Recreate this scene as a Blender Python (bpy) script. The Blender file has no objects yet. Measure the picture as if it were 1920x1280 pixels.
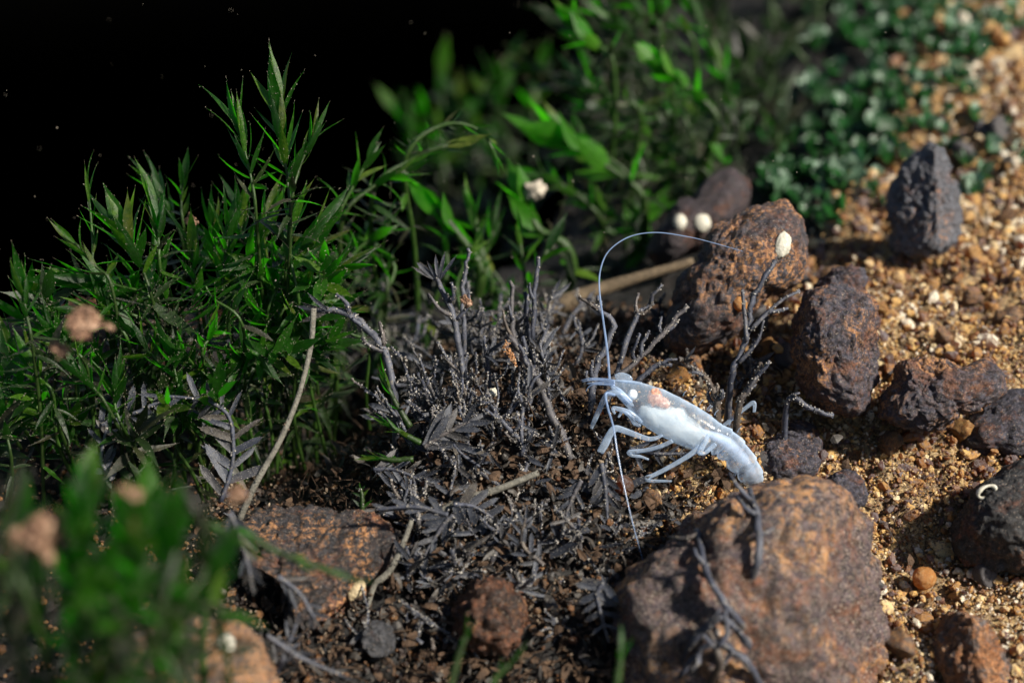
import bpy, bmesh, math, random
import numpy as np
from mathutils import Vector, Matrix, noise
from mathutils.bvhtree import BVHTree

# ------------------------------------------------------------------ scene, camera, light
scene = bpy.context.scene
col = scene.collection
R = random.Random(11)
NR = np.random.default_rng(11)

PITCH = math.radians(32.0)
DIST = 17.0                                   # 1 unit = 1 cm
F = Vector((0, math.cos(PITCH), -math.sin(PITCH)))
U = Vector((0, math.sin(PITCH), math.cos(PITCH)))
RT = Vector((1, 0, 0))
CAM = -F * DIST
cam_data = bpy.data.cameras.new('camera')
cam = bpy.data.objects.new('camera', cam_data)
col.objects.link(cam)
cam.location = CAM
cam.rotation_euler = (math.pi / 2 - PITCH, 0, 0)
cam_data.lens = 60
cam_data.sensor_width = 36
cam_data.clip_start = 0.5
cam_data.clip_end = 1000
cam_data.dof.use_dof = True
cam_data.dof.focus_distance = DIST
cam_data.dof.aperture_fstop = 0.20
cam_data.dof.aperture_blades = 0
scene.camera = cam

SUN_DIR = Vector((0.64, -0.30, 0.71)).normalized()     # towards the light
world = bpy.data.worlds.new('World')
scene.world = world
world.use_nodes = True
wn = world.node_tree
for n in list(wn.nodes):
    wn.nodes.remove(n)
wo = wn.nodes.new('ShaderNodeOutputWorld')
wb = wn.nodes.new('ShaderNodeBackground')
ws = wn.nodes.new('ShaderNodeTexSky')
ws.sky_type = 'NISHITA'
ws.sun_disc = False
ws.sun_elevation = math.asin(SUN_DIR.z)
ws.sun_rotation = math.atan2(SUN_DIR.x, SUN_DIR.y)
wb.inputs['Strength'].default_value = 0.045
wn.links.new(ws.outputs[0], wb.inputs['Color'])
wn.links.new(wb.outputs[0], wo.inputs['Surface'])

sun_data = bpy.data.lights.new('sun', 'SUN')
sun = bpy.data.objects.new('sun', sun_data)
col.objects.link(sun)
sun_data.energy = 5.0
sun_data.angle = math.radians(4.0)
sun_data.color = (1.0, 0.93, 0.82)
sun.rotation_euler = SUN_DIR.to_track_quat('Z', 'Y').to_euler()
sun.location = SUN_DIR * 60

vs = scene.view_settings
vs.view_transform = 'Standard'
vs.look = 'None'
vs.exposure = 1.05
vs.gamma = 1.0
vs.use_curve_mapping = False
scene.render.engine = 'CYCLES'
scene.cycles.use_denoising = True
scene.cycles.max_bounces = 8
scene.cycles.transparent_max_bounces = 24
scene.cycles.caustics_reflective = False
scene.cycles.caustics_refractive = False
scene.cycles.sample_clamp_indirect = 6.0

# ------------------------------------------------------------------ helpers
K = 36 / 60 / 1920.0

def P(px, py, d):
    """point at depth d on the sight line of a place measured in the photograph"""
    return CAM + F * d + RT * ((px - 960) * K * d) + U * ((640 - py) * K * d)

def px2u(n, d):
    return n * K * d

def tag(o, label=None, cat=None, group=None, kind=None):
    if label: o['label'] = label
    if cat: o['category'] = cat
    if group: o['group'] = group
    if kind: o['kind'] = kind
    return o

def thing(name, label, cat, loc, group=None):
    o = bpy.data.objects.new(name, None)
    col.objects.link(o)
    o.location = loc
    o.empty_display_size = 0.1
    return tag(o, label, cat, group)

def mesh_data(name, verts, faces, mats, smooth=True, fmat=None):
    me = bpy.data.meshes.new(name)
    me.from_pydata([tuple(v) for v in verts], [], [tuple(f) for f in faces])
    for m in (mats if isinstance(mats, (list, tuple)) else [mats]):
        me.materials.append(m)
    if fmat is not None:
        me.polygons.foreach_set('material_index', np.asarray(fmat, dtype=np.int32))
    me.polygons.foreach_set('use_smooth', np.full(len(me.polygons), bool(smooth)))
    me.update()
    return me

def fast_mesh(name, V, T, mats, smooth=False):
    """V (n,3), T (m,3) triangle indices"""
    me = bpy.data.meshes.new(name)
    V = np.asarray(V, dtype=np.float32); T = np.asarray(T, dtype=np.int32)
    me.vertices.add(len(V)); me.vertices.foreach_set('co', V.ravel())
    me.loops.add(T.size); me.loops.foreach_set('vertex_index', T.ravel())
    me.polygons.add(len(T))
    me.polygons.foreach_set('loop_start', np.arange(0, T.size, 3, dtype=np.int32))
    me.polygons.foreach_set('use_smooth', np.full(len(T), bool(smooth)))
    for m in (mats if isinstance(mats, (list, tuple)) else [mats]):
        me.materials.append(m)
    me.update(); me.validate()
    return me

def obj(name, me, parent=None, loc=None):
    o = bpy.data.objects.new(name, me)
    col.objects.link(o)
    if parent is not None:
        o.parent = parent
    if loc is not None:
        o.location = loc
    return o

def catmull(pts, n):
    pts = [Vector(p) for p in pts]
    if len(pts) == 2:
        return [pts[0].lerp(pts[1], i / (n - 1)) for i in range(n)]
    ext = [pts[0] * 2 - pts[1]] + pts + [pts[-1] * 2 - pts[-2]]
    out = []
    m = len(pts) - 1
    for i in range(n):
        t = i / (n - 1) * m
        k = min(int(t), m - 1); f = t - k
        a, b, c, d = ext[k], ext[k + 1], ext[k + 2], ext[k + 3]
        out.append(0.5 * ((2 * b) + (c - a) * f + (2 * a - 5 * b + 4 * c - d) * f * f + (3 * b - a - 3 * c + d) * f ** 3))
    return out

def lerp_list(vals, n):
    xs = np.linspace(0, 1, len(vals))
    return np.interp(np.linspace(0, 1, n), xs, vals)

def frames(pts):
    n = len(pts)
    T = []
    for i in range(n):
        t = pts[min(i + 1, n - 1)] - pts[max(i - 1, 0)]
        T.append(t.normalized() if t.length > 1e-9 else Vector((0, 0, 1)))
    a = T[0].orthogonal().normalized()
    out = []
    for i in range(n):
        a = (a - T[i] * a.dot(T[i]))
        a = a.normalized() if a.length > 1e-6 else T[i].orthogonal().normalized()
        out.append((T[i], a, T[i].cross(a)))
    return out

def tube(pts, radii, sides=6, knob=0.0, rnd=R, v0=0):
    """closed tapered tube; returns verts, faces"""
    V, Fc = [], []
    fr = frames(pts)
    for i, p in enumerate(pts):
        t, a, b = fr[i]
        for j in range(sides):
            an = 2 * math.pi * j / sides
            r = radii[i] * (1 + (rnd.uniform(-knob, knob) if knob else 0))
            V.append(p + (a * math.cos(an) + b * math.sin(an)) * r)
    n = len(pts)
    for i in range(n - 1):
        for j in range(sides):
            j2 = (j + 1) % sides
            Fc.append((v0 + i * sides + j, v0 + i * sides + j2, v0 + (i + 1) * sides + j2, v0 + (i + 1) * sides + j))
    Fc.append(tuple(v0 + j for j in reversed(range(sides))))
    Fc.append(tuple(v0 + (n - 1) * sides + j for j in range(sides)))
    return V, Fc

OCT_F = [(0, 2, 4), (2, 1, 4), (1, 3, 4), (3, 0, 4), (2, 0, 5), (1, 2, 5), (3, 1, 5), (0, 3, 5)]

def crumb(V, Fc, M, p, s, mi, rnd=R):
    """one silt crumb"""
    v0 = len(V)
    st_ = Vector((rnd.uniform(-1, 1), rnd.uniform(-1, 1), rnd.uniform(-1, 1))) * s * rnd.uniform(0, 1.6)
    for q0, d in enumerate(((1, 0, 0), (-1, 0, 0), (0, 1, 0), (0, -1, 0), (0, 0, 1), (0, 0, -1))):
        k = s * rnd.uniform(0.5, 1.25)
        V.append(p + Vector(d) * k + (st_ if q0 % 2 else -st_) * .5 + Vector((rnd.uniform(-.3, .3) * s, rnd.uniform(-.3, .3) * s, rnd.uniform(-.3, .3) * s)))
    for f in OCT_F:
        Fc.append(tuple(v0 + i for i in f)); M.append(mi)

_ico = {}
def ico(sub):
    if sub not in _ico:
        bm = bmesh.new()
        bmesh.ops.create_icosphere(bm, subdivisions=sub, radius=1)
        V = np.array([v.co[:] for v in bm.verts]); T = np.array([[v.index for v in f.verts] for f in bm.faces])
        bm.free()
        _ico[sub] = (V, T)
    return _ico[sub]

# ------------------------------------------------------------------ materials
def new_mat(name):
    m = bpy.data.materials.new(name)
    m.use_nodes = True
    nt = m.node_tree
    for n in list(nt.nodes):
        nt.nodes.remove(n)
    return m, nt, nt.nodes.new('ShaderNodeOutputMaterial')

def nd(nt, typ, **kw):
    n = nt.nodes.new(typ)
    for k, v in kw.items():
        if hasattr(n, k):
            setattr(n, k, v)
        else:
            n.inputs[k].default_value = v
    return n

def noise_tex(nt, vec, scale, detail=4, rough=0.6, dist=0.0):
    n = nd(nt, 'ShaderNodeTexNoise')
    n.inputs['Scale'].default_value = scale
    n.inputs['Detail'].default_value = detail
    n.inputs['Roughness'].default_value = rough
    n.inputs['Distortion'].default_value = dist
    nt.links.new(vec, n.inputs['Vector'])
    return n.outputs['Fac']

def ramp(nt, fac, stops, interp='LINEAR'):
    r = nd(nt, 'ShaderNodeValToRGB')
    cr = r.color_ramp
    cr.interpolation = interp
    while len(cr.elements) < len(stops):
        cr.elements.new(0.5)
    for e, (p, c) in zip(cr.elements, stops):
        e.position = p
        e.color = (*c, 1) if len(c) == 3 else c
    nt.links.new(fac, r.inputs['Fac'])
    return r.outputs['Color']

def mixc(nt, fac, a, b):
    m = nd(nt, 'ShaderNodeMix', data_type='RGBA')
    for sock, v in ((m.inputs[0], fac), (m.inputs[6], a), (m.inputs[7], b)):
        if hasattr(v, 'is_linked'):
            nt.links.new(v, sock)
        elif isinstance(v, tuple):
            sock.default_value = (*v, 1)
        else:
            sock.default_value = v
    return m.outputs[2]

def grey(a):
    return (a, a, a)

def bump(nt, h, strength, dist, prev=None):
    b = nd(nt, 'ShaderNodeBump')
    b.inputs['Strength'].default_value = strength
    b.inputs['Distance'].default_value = dist
    nt.links.new(h, b.inputs['Height'])
    if prev is not None:
        nt.links.new(prev, b.inputs['Normal'])
    return b.outputs['Normal']

def coords(nt):
    return nd(nt, 'ShaderNodeTexCoord').outputs['Object']

def rock_mat(name, dark, rust, tan, rust_amt=0.5, tan_amt=0.5, seed=0.0, pale=0.72, sc=1.0):
    m, nt, out = new_mat(name)
    c0 = coords(nt)
    mp = nd(nt, 'ShaderNodeMapping')
    mp.inputs['Location'].default_value = (seed, seed * 1.7, -seed)
    nt.links.new(c0, mp.inputs['Vector'])
    v = mp.outputs['Vector']
    a = noise_tex(nt, v, 2.6 * sc, 12, 0.78, 0.4)
    b = noise_tex(nt, v, 7.5 * sc, 10, 0.80, 0.3)
    c = noise_tex(nt, v, 24 * sc, 6, 0.75)
    d = noise_tex(nt, v, 62, 4, 0.65)
    e = noise_tex(nt, v, 11 * sc, 8, 0.8, 0.2)
    g = noise_tex(nt, v, 17 * sc, 7, 0.75, 0.5)
    dark2 = tuple(x * 0.3 for x in dark)
    base = mixc(nt, ramp(nt, c, [(0.40, grey(0)), (0.60, grey(1))]), dark2, tuple(x * 1.9 for x in dark))
    t = 0.525 + (0.5 - rust_amt) * 0.22
    base = mixc(nt, ramp(nt, a, [(t - 0.02, grey(0)), (t + 0.06, grey(0.9))]), base, mixc(nt, ramp(nt, c, [(0.38, grey(0)), (0.62, grey(1))]), tuple(x * 0.3 for x in rust), tuple(x * 1.6 for x in rust)))
    t = 0.52 + (0.62 - tan_amt) * 0.22
    low = noise_tex(nt, v, 1.5 * sc, 4, 0.6, 0.6)
    mu = nd(nt, 'ShaderNodeMath', operation='MULTIPLY')
    nt.links.new(ramp(nt, g, [(t - 0.05, grey(0)), (t + 0.03, grey(0.95))]), mu.inputs[0])
    nt.links.new(ramp(nt, low, [(0.62 - 0.30 * tan_amt, grey(0.10)), (0.74 - 0.30 * tan_amt, grey(1))]), mu.inputs[1])
    base = mixc(nt, mu.outputs[0], base, mixc(nt, ramp(nt, c, [(0.38, grey(0)), (0.62, grey(1))]), tuple(x * 0.6 for x in tan), tuple(min(1, x * 1.5) for x in tan)))
    base = mixc(nt, ramp(nt, b, [(0.55, grey(0)), (0.60, grey(0.85))]), base, mixc(nt, c, tuple(x * 0.4 for x in dark), tuple(x * 1.6 for x in dark)))
    base = mixc(nt, ramp(nt, e, [(0.38, grey(0.85)), (0.45, grey(0))]), base, dark2)
    base = mixc(nt, ramp(nt, d, [(pale - 0.10, grey(0)), (pale - 0.05, grey(0.85))]), base, (0.55, 0.46, 0.36))
    p = nd(nt, 'ShaderNodeBsdfPrincipled')
    nt.links.new(base, p.inputs['Base Color'])
    rr = ramp(nt, c, [(0.3, grey(0.42)), (0.7, grey(0.8))])
    nt.links.new(rr, p.inputs['Roughness'])
    p.inputs['Specular IOR Level'].default_value = 0.45
    n1 = bump(nt, c, 1.0, 0.11)
    n2 = bump(nt, d, 1.0, 0.05, n1)
    nt.links.new(n2, p.inputs['Normal'])
    nt.links.new(p.outputs[0], out.inputs['Surface'])
    return m

def leaf_mat(name, stops, trans, trans_amt, silt=0.5, rough=0.42, spec=0.4):
    m, nt, out = new_mat(name)
    oi = nd(nt, 'ShaderNodeObjectInfo')
    tc = nd(nt, 'ShaderNodeTexCoord')
    c = ramp(nt, oi.outputs['Random'], stops)
    n = noise_tex(nt, tc.outputs['Object'], 9, 5, 0.7)
    c = mixc(nt, ramp(nt, n, [(0.35, grey(0.75)), (0.6, grey(0))]), c, tuple(x * 0.45 for x in stops[0][1]))
    geo = nd(nt, 'ShaderNodeNewGeometry')
    n2 = noise_tex(nt, geo.outputs['Position'], 26, 4, 0.75)
    c2 = mixc(nt, ramp(nt, n2, [(0.70 - 0.16 * silt, grey(0)), (0.80 - 0.16 * silt, grey(0.75))]), c, (0.17, 0.15, 0.115))
    p = nd(nt, 'ShaderNodeBsdfPrincipled')
    p.inputs['Roughness'].default_value = rough
    p.inputs['Specular IOR Level'].default_value = spec
    nt.links.new(c2, p.inputs['Base Color'])
    nt.links.new(bump(nt, n2, 0.5, 0.02), p.inputs['Normal'])
    tr = nd(nt, 'ShaderNodeBsdfTranslucent')
    tr.inputs['Color'].default_value = (*trans, 1)
    mx = nd(nt, 'ShaderNodeMixShader')
    mx.inputs[0].default_value = trans_amt
    nt.links.new(p.outputs[0], mx.inputs[1]); nt.links.new(tr.outputs[0], mx.inputs[2])
    nt.links.new(mx.outputs[0], out.inputs['Surface'])
    return m

def plain(name, stops, scale=14, rough=0.7, spec=0.3, bmp=0.03, bscale=40, island=False, trans=None):
    m, nt, out = new_mat(name)
    v = coords(nt)
    n = noise_tex(nt, v, scale, 6, 0.7)
    c = ramp(nt, n, stops)
    p = nd(nt, 'ShaderNodeBsdfPrincipled')
    p.inputs['Roughness'].default_value = rough
    p.inputs['Specular IOR Level'].default_value = spec
    nt.links.new(c, p.inputs['Base Color'])
    nt.links.new(bump(nt, noise_tex(nt, v, bscale, 4, 0.7), 0.8, bmp), p.inputs['Normal'])
    nt.links.new(p.outputs[0], out.inputs['Surface'])
    return m

def grain_mat(name, stops, silt_col, silt_amt, amber=0.25):
    m, nt, out = new_mat(name)
    geo = nd(nt, 'ShaderNodeNewGeometry')
    v = coords(nt)
    big = noise_tex(nt, v, 0.55, 3, 0.6)
    mad = nd(nt, 'ShaderNodeMath', operation='MULTIPLY_ADD')
    nt.links.new(big, mad.inputs[0]); mad.inputs[1].default_value = 1.5; mad.inputs[2].default_value = -0.75
    ad = nd(nt, 'ShaderNodeMath', operation='ADD')
    nt.links.new(geo.outputs['Random Per Island'], ad.inputs[0]); nt.links.new(mad.outputs[0], ad.inputs[1])
    c = ramp(nt, ad.outputs[0], stops)
    f = noise_tex(nt, v, 30, 4, 0.7)
    f2 = noise_tex(nt, v, 75, 3, 0.65)
    c = mixc(nt, ramp(nt, f, [(0.56 - 0.2 * silt_amt, grey(0)), (0.70 - 0.2 * silt_amt, grey(0.85))]), c, silt_col)
    c = mixc(nt, ramp(nt, f2, [(0.32, grey(0.6)), (0.42, grey(0))]), c, (0.05, 0.028, 0.015))
    p = nd(nt, 'ShaderNodeBsdfPrincipled')
    p.inputs['Roughness'].default_value = 0.38
    p.inputs['Specular IOR Level'].default_value = 0.5
    nt.links.new(c, p.inputs['Base Color'])
    nt.links.new(bump(nt, f2, 0.9, 0.022, bump(nt, f, 0.6, 0.03)), p.inputs['Normal'])
    tr = nd(nt, 'ShaderNodeBsdfTranslucent')
    tr.inputs['Color'].default_value = (0.75, 0.30, 0.05, 1)
    mx = nd(nt, 'ShaderNodeMixShader')
    mx.inputs[0].default_value = amber
    nt.links.new(p.outputs[0], mx.inputs[1]); nt.links.new(tr.outputs[0], mx.inputs[2])
    nt.links.new(mx.outputs[0], out.inputs['Surface'])
    return m

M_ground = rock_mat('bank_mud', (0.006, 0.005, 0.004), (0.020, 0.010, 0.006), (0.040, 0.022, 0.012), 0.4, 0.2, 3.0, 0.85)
M_fines = rock_mat('sand_fines', (0.13, 0.075, 0.03), (0.30, 0.15, 0.05), (0.58, 0.40, 0.18), 0.5, 0.7, 3.0, 0.68)
M_sand = grain_mat('bank_sand', [(0.0, (0.05, 0.026, 0.012)), (0.15, (0.16, 0.145, 0.15)), (0.32, (0.28, 0.125, 0.035)), (0.52, (0.48, 0.27, 0.085)),
                                 (0.72, (0.72, 0.45, 0.14)), (0.90, (0.84, 0.67, 0.36)), (1.0, (0.90, 0.83, 0.64))], (0.18, 0.165, 0.17), 0.3, 0.28)
M_soil = grain_mat('dark_gravel', [(0.0, (0.015, 0.010, 0.007)), (0.3, (0.045, 0.036, 0.032)), (0.5, (0.11, 0.045, 0.014)), (0.8, (0.20, 0.09, 0.028)),
                                   (1.0, (0.25, 0.14, 0.06))], (0.06, 0.052, 0.048), 0.4, 0.15)
M_crumb = plain('silt_crumbs', [(0.3, (0.05, 0.034, 0.022)), (0.5, (0.13, 0.095, 0.065)), (0.7, (0.34, 0.27, 0.19))], 7, 0.7)
M_specks = plain('pale_silt', [(0.3, (0.16, 0.14, 0.11)), (0.6, (0.42, 0.37, 0.29))], 9, 0.6)
M_silt = plain('stem_silt', [(0.35, (0.13, 0.115, 0.095)), (0.5, (0.30, 0.28, 0.25)), (0.65, (0.55, 0.51, 0.45))], 30, 0.45, 0.5)
M_tan = plain('tan_floc', [(0.3, (0.09, 0.045, 0.03)), (0.5, (0.24, 0.14, 0.09)), (0.7, (0.42, 0.29, 0.20))], 9, 0.85, 0.15, 0.05, 22)
M_orange = plain('orange_crust', [(0.3, (0.16, 0.07, 0.03)), (0.5, (0.40, 0.20, 0.09)), (0.7, (0.62, 0.46, 0.30))], 12, 0.8, 0.2, 0.04, 30)
M_white = plain('white_calcite', [(0.3, (0.30, 0.28, 0.21)), (0.6, (0.46, 0.44, 0.37))], 9, 0.6, 0.4, 0.02, 26)
M_amber = grain_mat('amber_bead', [(0.0, (0.32, 0.13, 0.03)), (1.0, (0.42, 0.19, 0.05))], (0.5, 0.34, 0.15), 0.2, 0.3)
M_green = leaf_mat('moss_leaf_green', [(0.0, (0.005, 0.018, 0.002)), (0.4, (0.010, 0.042, 0.003)), (0.65, (0.022, 0.085, 0.004)), (0.85, (0.055, 0.115, 0.007)), (1.0, (0.048, 0.042, 0.009))], (0.04, 0.40, 0.004), 0.45, 0.3, 0.38, 0.35)
M_bgreen = leaf_mat('moss_leaf_bright', [(0.0, (0.007, 0.024, 0.003)), (0.5, (0.016, 0.055, 0.004)), (0.85, (0.05, 0.145, 0.010)), (1.0, (0.12, 0.15, 0.02))], (0.05, 0.36, 0.006), 0.42, 0.3)
M_lime = leaf_mat('moss_leaf_lime', [(0.0, (0.03, 0.12, 0.006)), (0.6, (0.05, 0.18, 0.010)), (1.0, (0.12, 0.21, 0.02))], (0.06, 0.50, 0.006), 0.5, 0.15)
M_teal = leaf_mat('liverwort_leaf', [(0.0, (0.012, 0.040, 0.012)), (0.45, (0.04, 0.10, 0.04)), (0.75, (0.14, 0.22, 0.15)), (1.0, (0.28, 0.38, 0.29))], (0.05, 0.24, 0.05), 0.25, 0.1, 0.3)
M_grey = leaf_mat('dead_leaf_grey', [(0.0, (0.022, 0.026, 0.037)), (0.6, (0.045, 0.051, 0.068)), (1.0, (0.064, 0.054, 0.042))], (0.07, 0.06, 0.05), 0.15, 0.55, 0.5)
M_old = leaf_mat('moss_leaf_old', [(0.0, (0.008, 0.018, 0.004)), (0.5, (0.014, 0.032, 0.006)), (0.8, (0.030, 0.026, 0.012)), (1.0, (0.030, 0.030, 0.028))], (0.02, 0.10, 0.005), 0.25, 0.05)
M_gstem = leaf_mat('green_stem', [(0.0, (0.022, 0.040, 0.008)), (1.0, (0.035, 0.085, 0.012))], (0.05, 0.3, 0.01), 0.25, 0.3)
M_dead = leaf_mat('dead_stem_bark', [(0.0, (0.026, 0.029, 0.042)), (0.4, (0.050, 0.056, 0.080)), (0.75, (0.070, 0.074, 0.092)), (1.0, (0.075, 0.054, 0.036))], (0.05, 0.05, 0.05), 0.04, 0.9, 0.55)
M_stalk = plain('pale_stalk', [(0.3, (0.06, 0.056, 0.045)), (0.6, (0.17, 0.16, 0.13))], 16, 0.55, 0.4, 0.03, 40)
M_twig = plain('brown_twig', [(0.3, (0.05, 0.036, 0.022)), (0.7, (0.15, 0.11, 0.065))], 9, 0.7)
M_fibre = plain('hair_roots', [(0.3, (0.022, 0.013, 0.008)), (0.7, (0.095, 0.055, 0.030))], 9, 0.7)

# ------------------------------------------------------------------ ground
CTRL = [(1900, 1275, 15.6), (1700, 1275, 15.6), (1700, 1000, 16.9), (1900, 900, 17.2), (1700, 850, 17.5), (1500, 820, 17.6), (1900, 600, 19.2),
        (1650, 550, 19.3), (1900, 300, 22.2), (1750, 200, 23.6), (1900, 10, 26), (1620, 120, 25.5), (1500, 330, 23), (1420, 640, 18.9),
        (1300, 900, 17.0), (1150, 900, 16.7), (1000, 1000, 16.3), (1300, 1250, 15.8), (1050, 1250, 15.6), (860, 760, 17.0), (1000, 780, 17.1), (800, 1150, 15.9), (600, 1260, 15.5),
        (780, 900, 16.8), (1120, 760, 17.4), (1280, 760, 17.6), (620, 1010, 16.8), (300, 1275, 15.2), (50, 1000, 17.0), (50, 700, 18.7), (470, 930, 19.5), (300, 800, 18.6),
        (600, 880, 20.3), (660, 740, 20.6), (300, 600, 20.2), (600, 590, 21.2), (880, 640, 19.2), (1080, 650, 19.4), (1250, 560, 20.8),
        (1000, 480, 24), (1300, 330, 25.5), (1200, 160, 28)]
_cp = [P(*c) for c in CTRL] + [Vector(v) for v in ((9, -4, -1.2), (11, 2, 0.9), (12, 10, 1.4), (12, 18, 1.5), (-9, -5, -3), (-11, 2, -3.2), (0, -9, -5), (8, -9, -5), (-8, -9, -5), (4, 16, -1.4), (9, 24, 0))]
_X = np.array([[p.x, p.y] for p in _cp]); _Z = np.array([p.z for p in _cp])
_n = len(_X)
_Phi = np.linalg.norm(_X[:, None] - _X[None], axis=2)
_A = np.zeros((_n + 3, _n + 3)); _A[:_n, :_n] = _Phi - 0.04 * np.eye(_n)
_A[:_n, _n] = 1; _A[:_n, _n + 1:] = _X; _A[_n, :_n] = 1; _A[_n + 1:, :_n] = _X.T
_W = np.linalg.solve(_A, np.concatenate([_Z, np.zeros(3)]))

def HH(xy):
    xy = np.atleast_2d(np.asarray(xy, float))
    ph = np.linalg.norm(xy[:, None] - _X[None], axis=2)
    z = ph @ _W[:_n] + _W[_n] + xy @ _W[_n + 1:]
    x, y = xy[:, 0], xy[:, 1]
    s = 1 / (1 + np.exp(-(x - 1.2) * 1.1))
    edge = 3.4 + 12.3 * s
    z = np.where(y > 3, np.minimum(z, 2.5), z)
    z = z - 1.75 * np.maximum(0, y - edge) * (1 - 0.55 * (x > 6))
    return z

def ground_bump(x, y):
    v = Vector((x, y, 0.3))
    return 0.17 * noise.fractal(v * 1.3, 1.0, 2.0, 5) + 0.085 * noise.fractal(v * 4.5, 0.6, 2.0, 4) - 0.05

def H(x, y):
    return float(HH([[x, y]])[0])

def gd(px, py, lo=11.0, hi=34.0):
    """depth at which the sight line of a photo place meets the bank"""
    ds = np.linspace(lo, hi, 240)
    pts = np.array([P(px, py, d)[:] for d in ds])
    below = pts[:, 2] < HH(pts[:, :2])
    i = int(np.argmax(below))
    return float(ds[i]) if below.any() else hi

gx = np.concatenate([np.linspace(-60, -10, 26), np.linspace(-9.8, 0.4, 90), np.linspace(0.45, 10, 170), np.linspace(10.4, 60, 26)])
gy = np.concatenate([np.linspace(-40, -7, 20), np.linspace(-6.8, 14, 190), np.linspace(14.5, 110, 50)])
GX, GY = np.meshgrid(gx, gy)
gz = HH(np.stack([GX.ravel(), GY.ravel()], 1))
GV = np.stack([GX.ravel(), GY.ravel(), gz], 1)
for i in range(len(GV)):
    v = Vector(GV[i])
    if abs(v.x) < 11 and -8 < v.y < 18:
        GV[i, 2] += ground_bump(v.x, v.y)
nxg, nyg = len(gx), len(gy)
ii = np.arange(nxg * nyg).reshape(nyg, nxg)
q = np.stack([ii[:-1, :-1], ii[:-1, 1:], ii[1:, 1:], ii[1:, :-1]], -1).reshape(-1, 4)
GT = np.concatenate([q[:, [0, 1, 2]], q[:, [0, 2, 3]]])
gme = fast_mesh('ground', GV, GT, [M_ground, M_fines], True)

# ------------------------------------------------------------------ gravel and silt scattered over the bank
def protos(n, sub, seed, elong=0.35, cut=6):
    rg = np.random.default_rng(seed)
    V0, T0 = ico(sub)
    out = []
    for k in range(n):
        V = V0 * (1 + rg.normal(0, 0.05, (len(V0), 1)))
        for c in range(cut):
            nn = rg.normal(size=3); nn /= np.linalg.norm(nn)
            off = rg.uniform(0.55, 0.9)
            dd = V @ nn - off
            V = V - np.outer(np.maximum(dd, 0), nn) * 0.9
        V = V * (1 + rg.normal(0, 0.09, (len(V0), 1)))
        V = V * (1 + rg.uniform(-elong, elong, 3))
        out.append((V, T0))
    return out

def rot_mats(n, rg):
    qn = rg.normal(size=(n, 4)); qn /= np.linalg.norm(qn, axis=1)[:, None]
    w, x, y, z = qn.T
    return np.stack([np.stack([1 - 2 * (y * y + z * z), 2 * (x * y - z * w), 2 * (x * z + y * w)], -1),
                     np.stack([2 * (x * y + z * w), 1 - 2 * (x * x + z * z), 2 * (y * z - x * w)], -1),
                     np.stack([2 * (x * z - y * w), 2 * (y * z + x * w), 1 - 2 * (x * x + y * y)], -1)], 1)

def scatter_mesh(name, pts, sizes, prot, mat, rg, smooth=False):
    Vs, Ts, off = [], [], 0
    which = rg.integers(0, len(prot), len(pts))
    RM = rot_mats(len(pts), rg)
    for k, (V, T) in enumerate(prot):
        idx = np.where(which == k)[0]
        if not len(idx):
            continue
        W = np.einsum('nij,vj->nvi', RM[idx], V) * sizes[idx, None, None] + pts[idx, None, :]
        Vs.append(W.reshape(-1, 3))
        Tt = (T[None] + (np.arange(len(idx)) * len(V))[:, None, None]).reshape(-1, 3) + off
        Ts.append(Tt); off += len(idx) * len(V)
    return fast_mesh(name, np.concatenate(Vs), np.concatenate(Ts), mat, smooth)

def sand_edge(y):
    """x of the line where dark plant litter gives way to open sand"""
    return np.interp(y, [-6, -3, -1, 0.5, 2.5, 4.2, 7.3, 10, 14, 20], [1.6, 1.6, 1.5, 1.4, 2.5, 3.9, 5.5, 6.3, 7.2, 8.5])

gc = GV[GT].mean(1)
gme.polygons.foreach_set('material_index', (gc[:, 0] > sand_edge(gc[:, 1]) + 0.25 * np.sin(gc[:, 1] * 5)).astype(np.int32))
ground = obj('ground', gme)
tag(ground, kind='structure')
GP = protos(14, 2, 5, 0.5, 8)
GPS = protos(10, 1, 6)
rg = np.random.default_rng(21)

def field(n, xr, yr, s0, s1, side, jitter=0.10):
    x = rg.uniform(*xr, n); y = rg.uniform(*yr, n)
    e = sand_edge(y) + rg.normal(0, 0.35, n)
    keep = (x > e) if side > 0 else ((x <= e) if side < 0 else np.ones(n, bool))
    x, y = x[keep], y[keep]
    s = s0 * np.exp(np.abs(rg.normal(0, 0.5, len(x))) * math.log(s1 / s0) / 1.2)
    s = np.minimum(s, s1 * 1.2)
    z = HH(np.stack([x, y], 1))
    for i in range(len(x)):
        z[i] += ground_bump(x[i], y[i])
    z += rg.uniform(-0.5, 0.7, len(x)) * s + np.abs(rg.normal(0, jitter, len(x))) * 0.35
    return np.stack([x, y, z], 1), s

parts_p, parts_s = [], []
for args in ((4200, (0.5, 6.2), (-5.5, 2.5), 0.03, 0.085, 1), (3800, (1.5, 8.0), (2.5, 8.0), 0.04, 0.10, 1), (3600, (3.0, 11), (8.0, 16), 0.06, 0.17, 1)):
    p_, s_ = field(*args); parts_p.append(p_); parts_s.append(s_)
tag(obj('sand_gravel', scatter_mesh('sand_gravel', np.concatenate(parts_p), np.concatenate(parts_s), GP, M_sand, rg)),
    'golden brown coarse sand and fine gravel covering the sloping bank', 'gravel', kind='stuff')
parts_p, parts_s = [], []
for args in ((42000, (0.5, 6.2), (-5.5, 2.5), 0.009, 0.034, 1), (18000, (1.5, 8.0), (2.5, 8.0), 0.014, 0.042, 1)):
    p_, s_ = field(*args); parts_p.append(p_); parts_s.append(s_)
tag(obj('fine_sand', scatter_mesh('fine_sand', np.concatenate(parts_p), np.concatenate(parts_s), GPS, M_sand, rg)),
    'fine golden and grey grit filling the gaps of the gravel bank', 'sand', kind='stuff')
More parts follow.
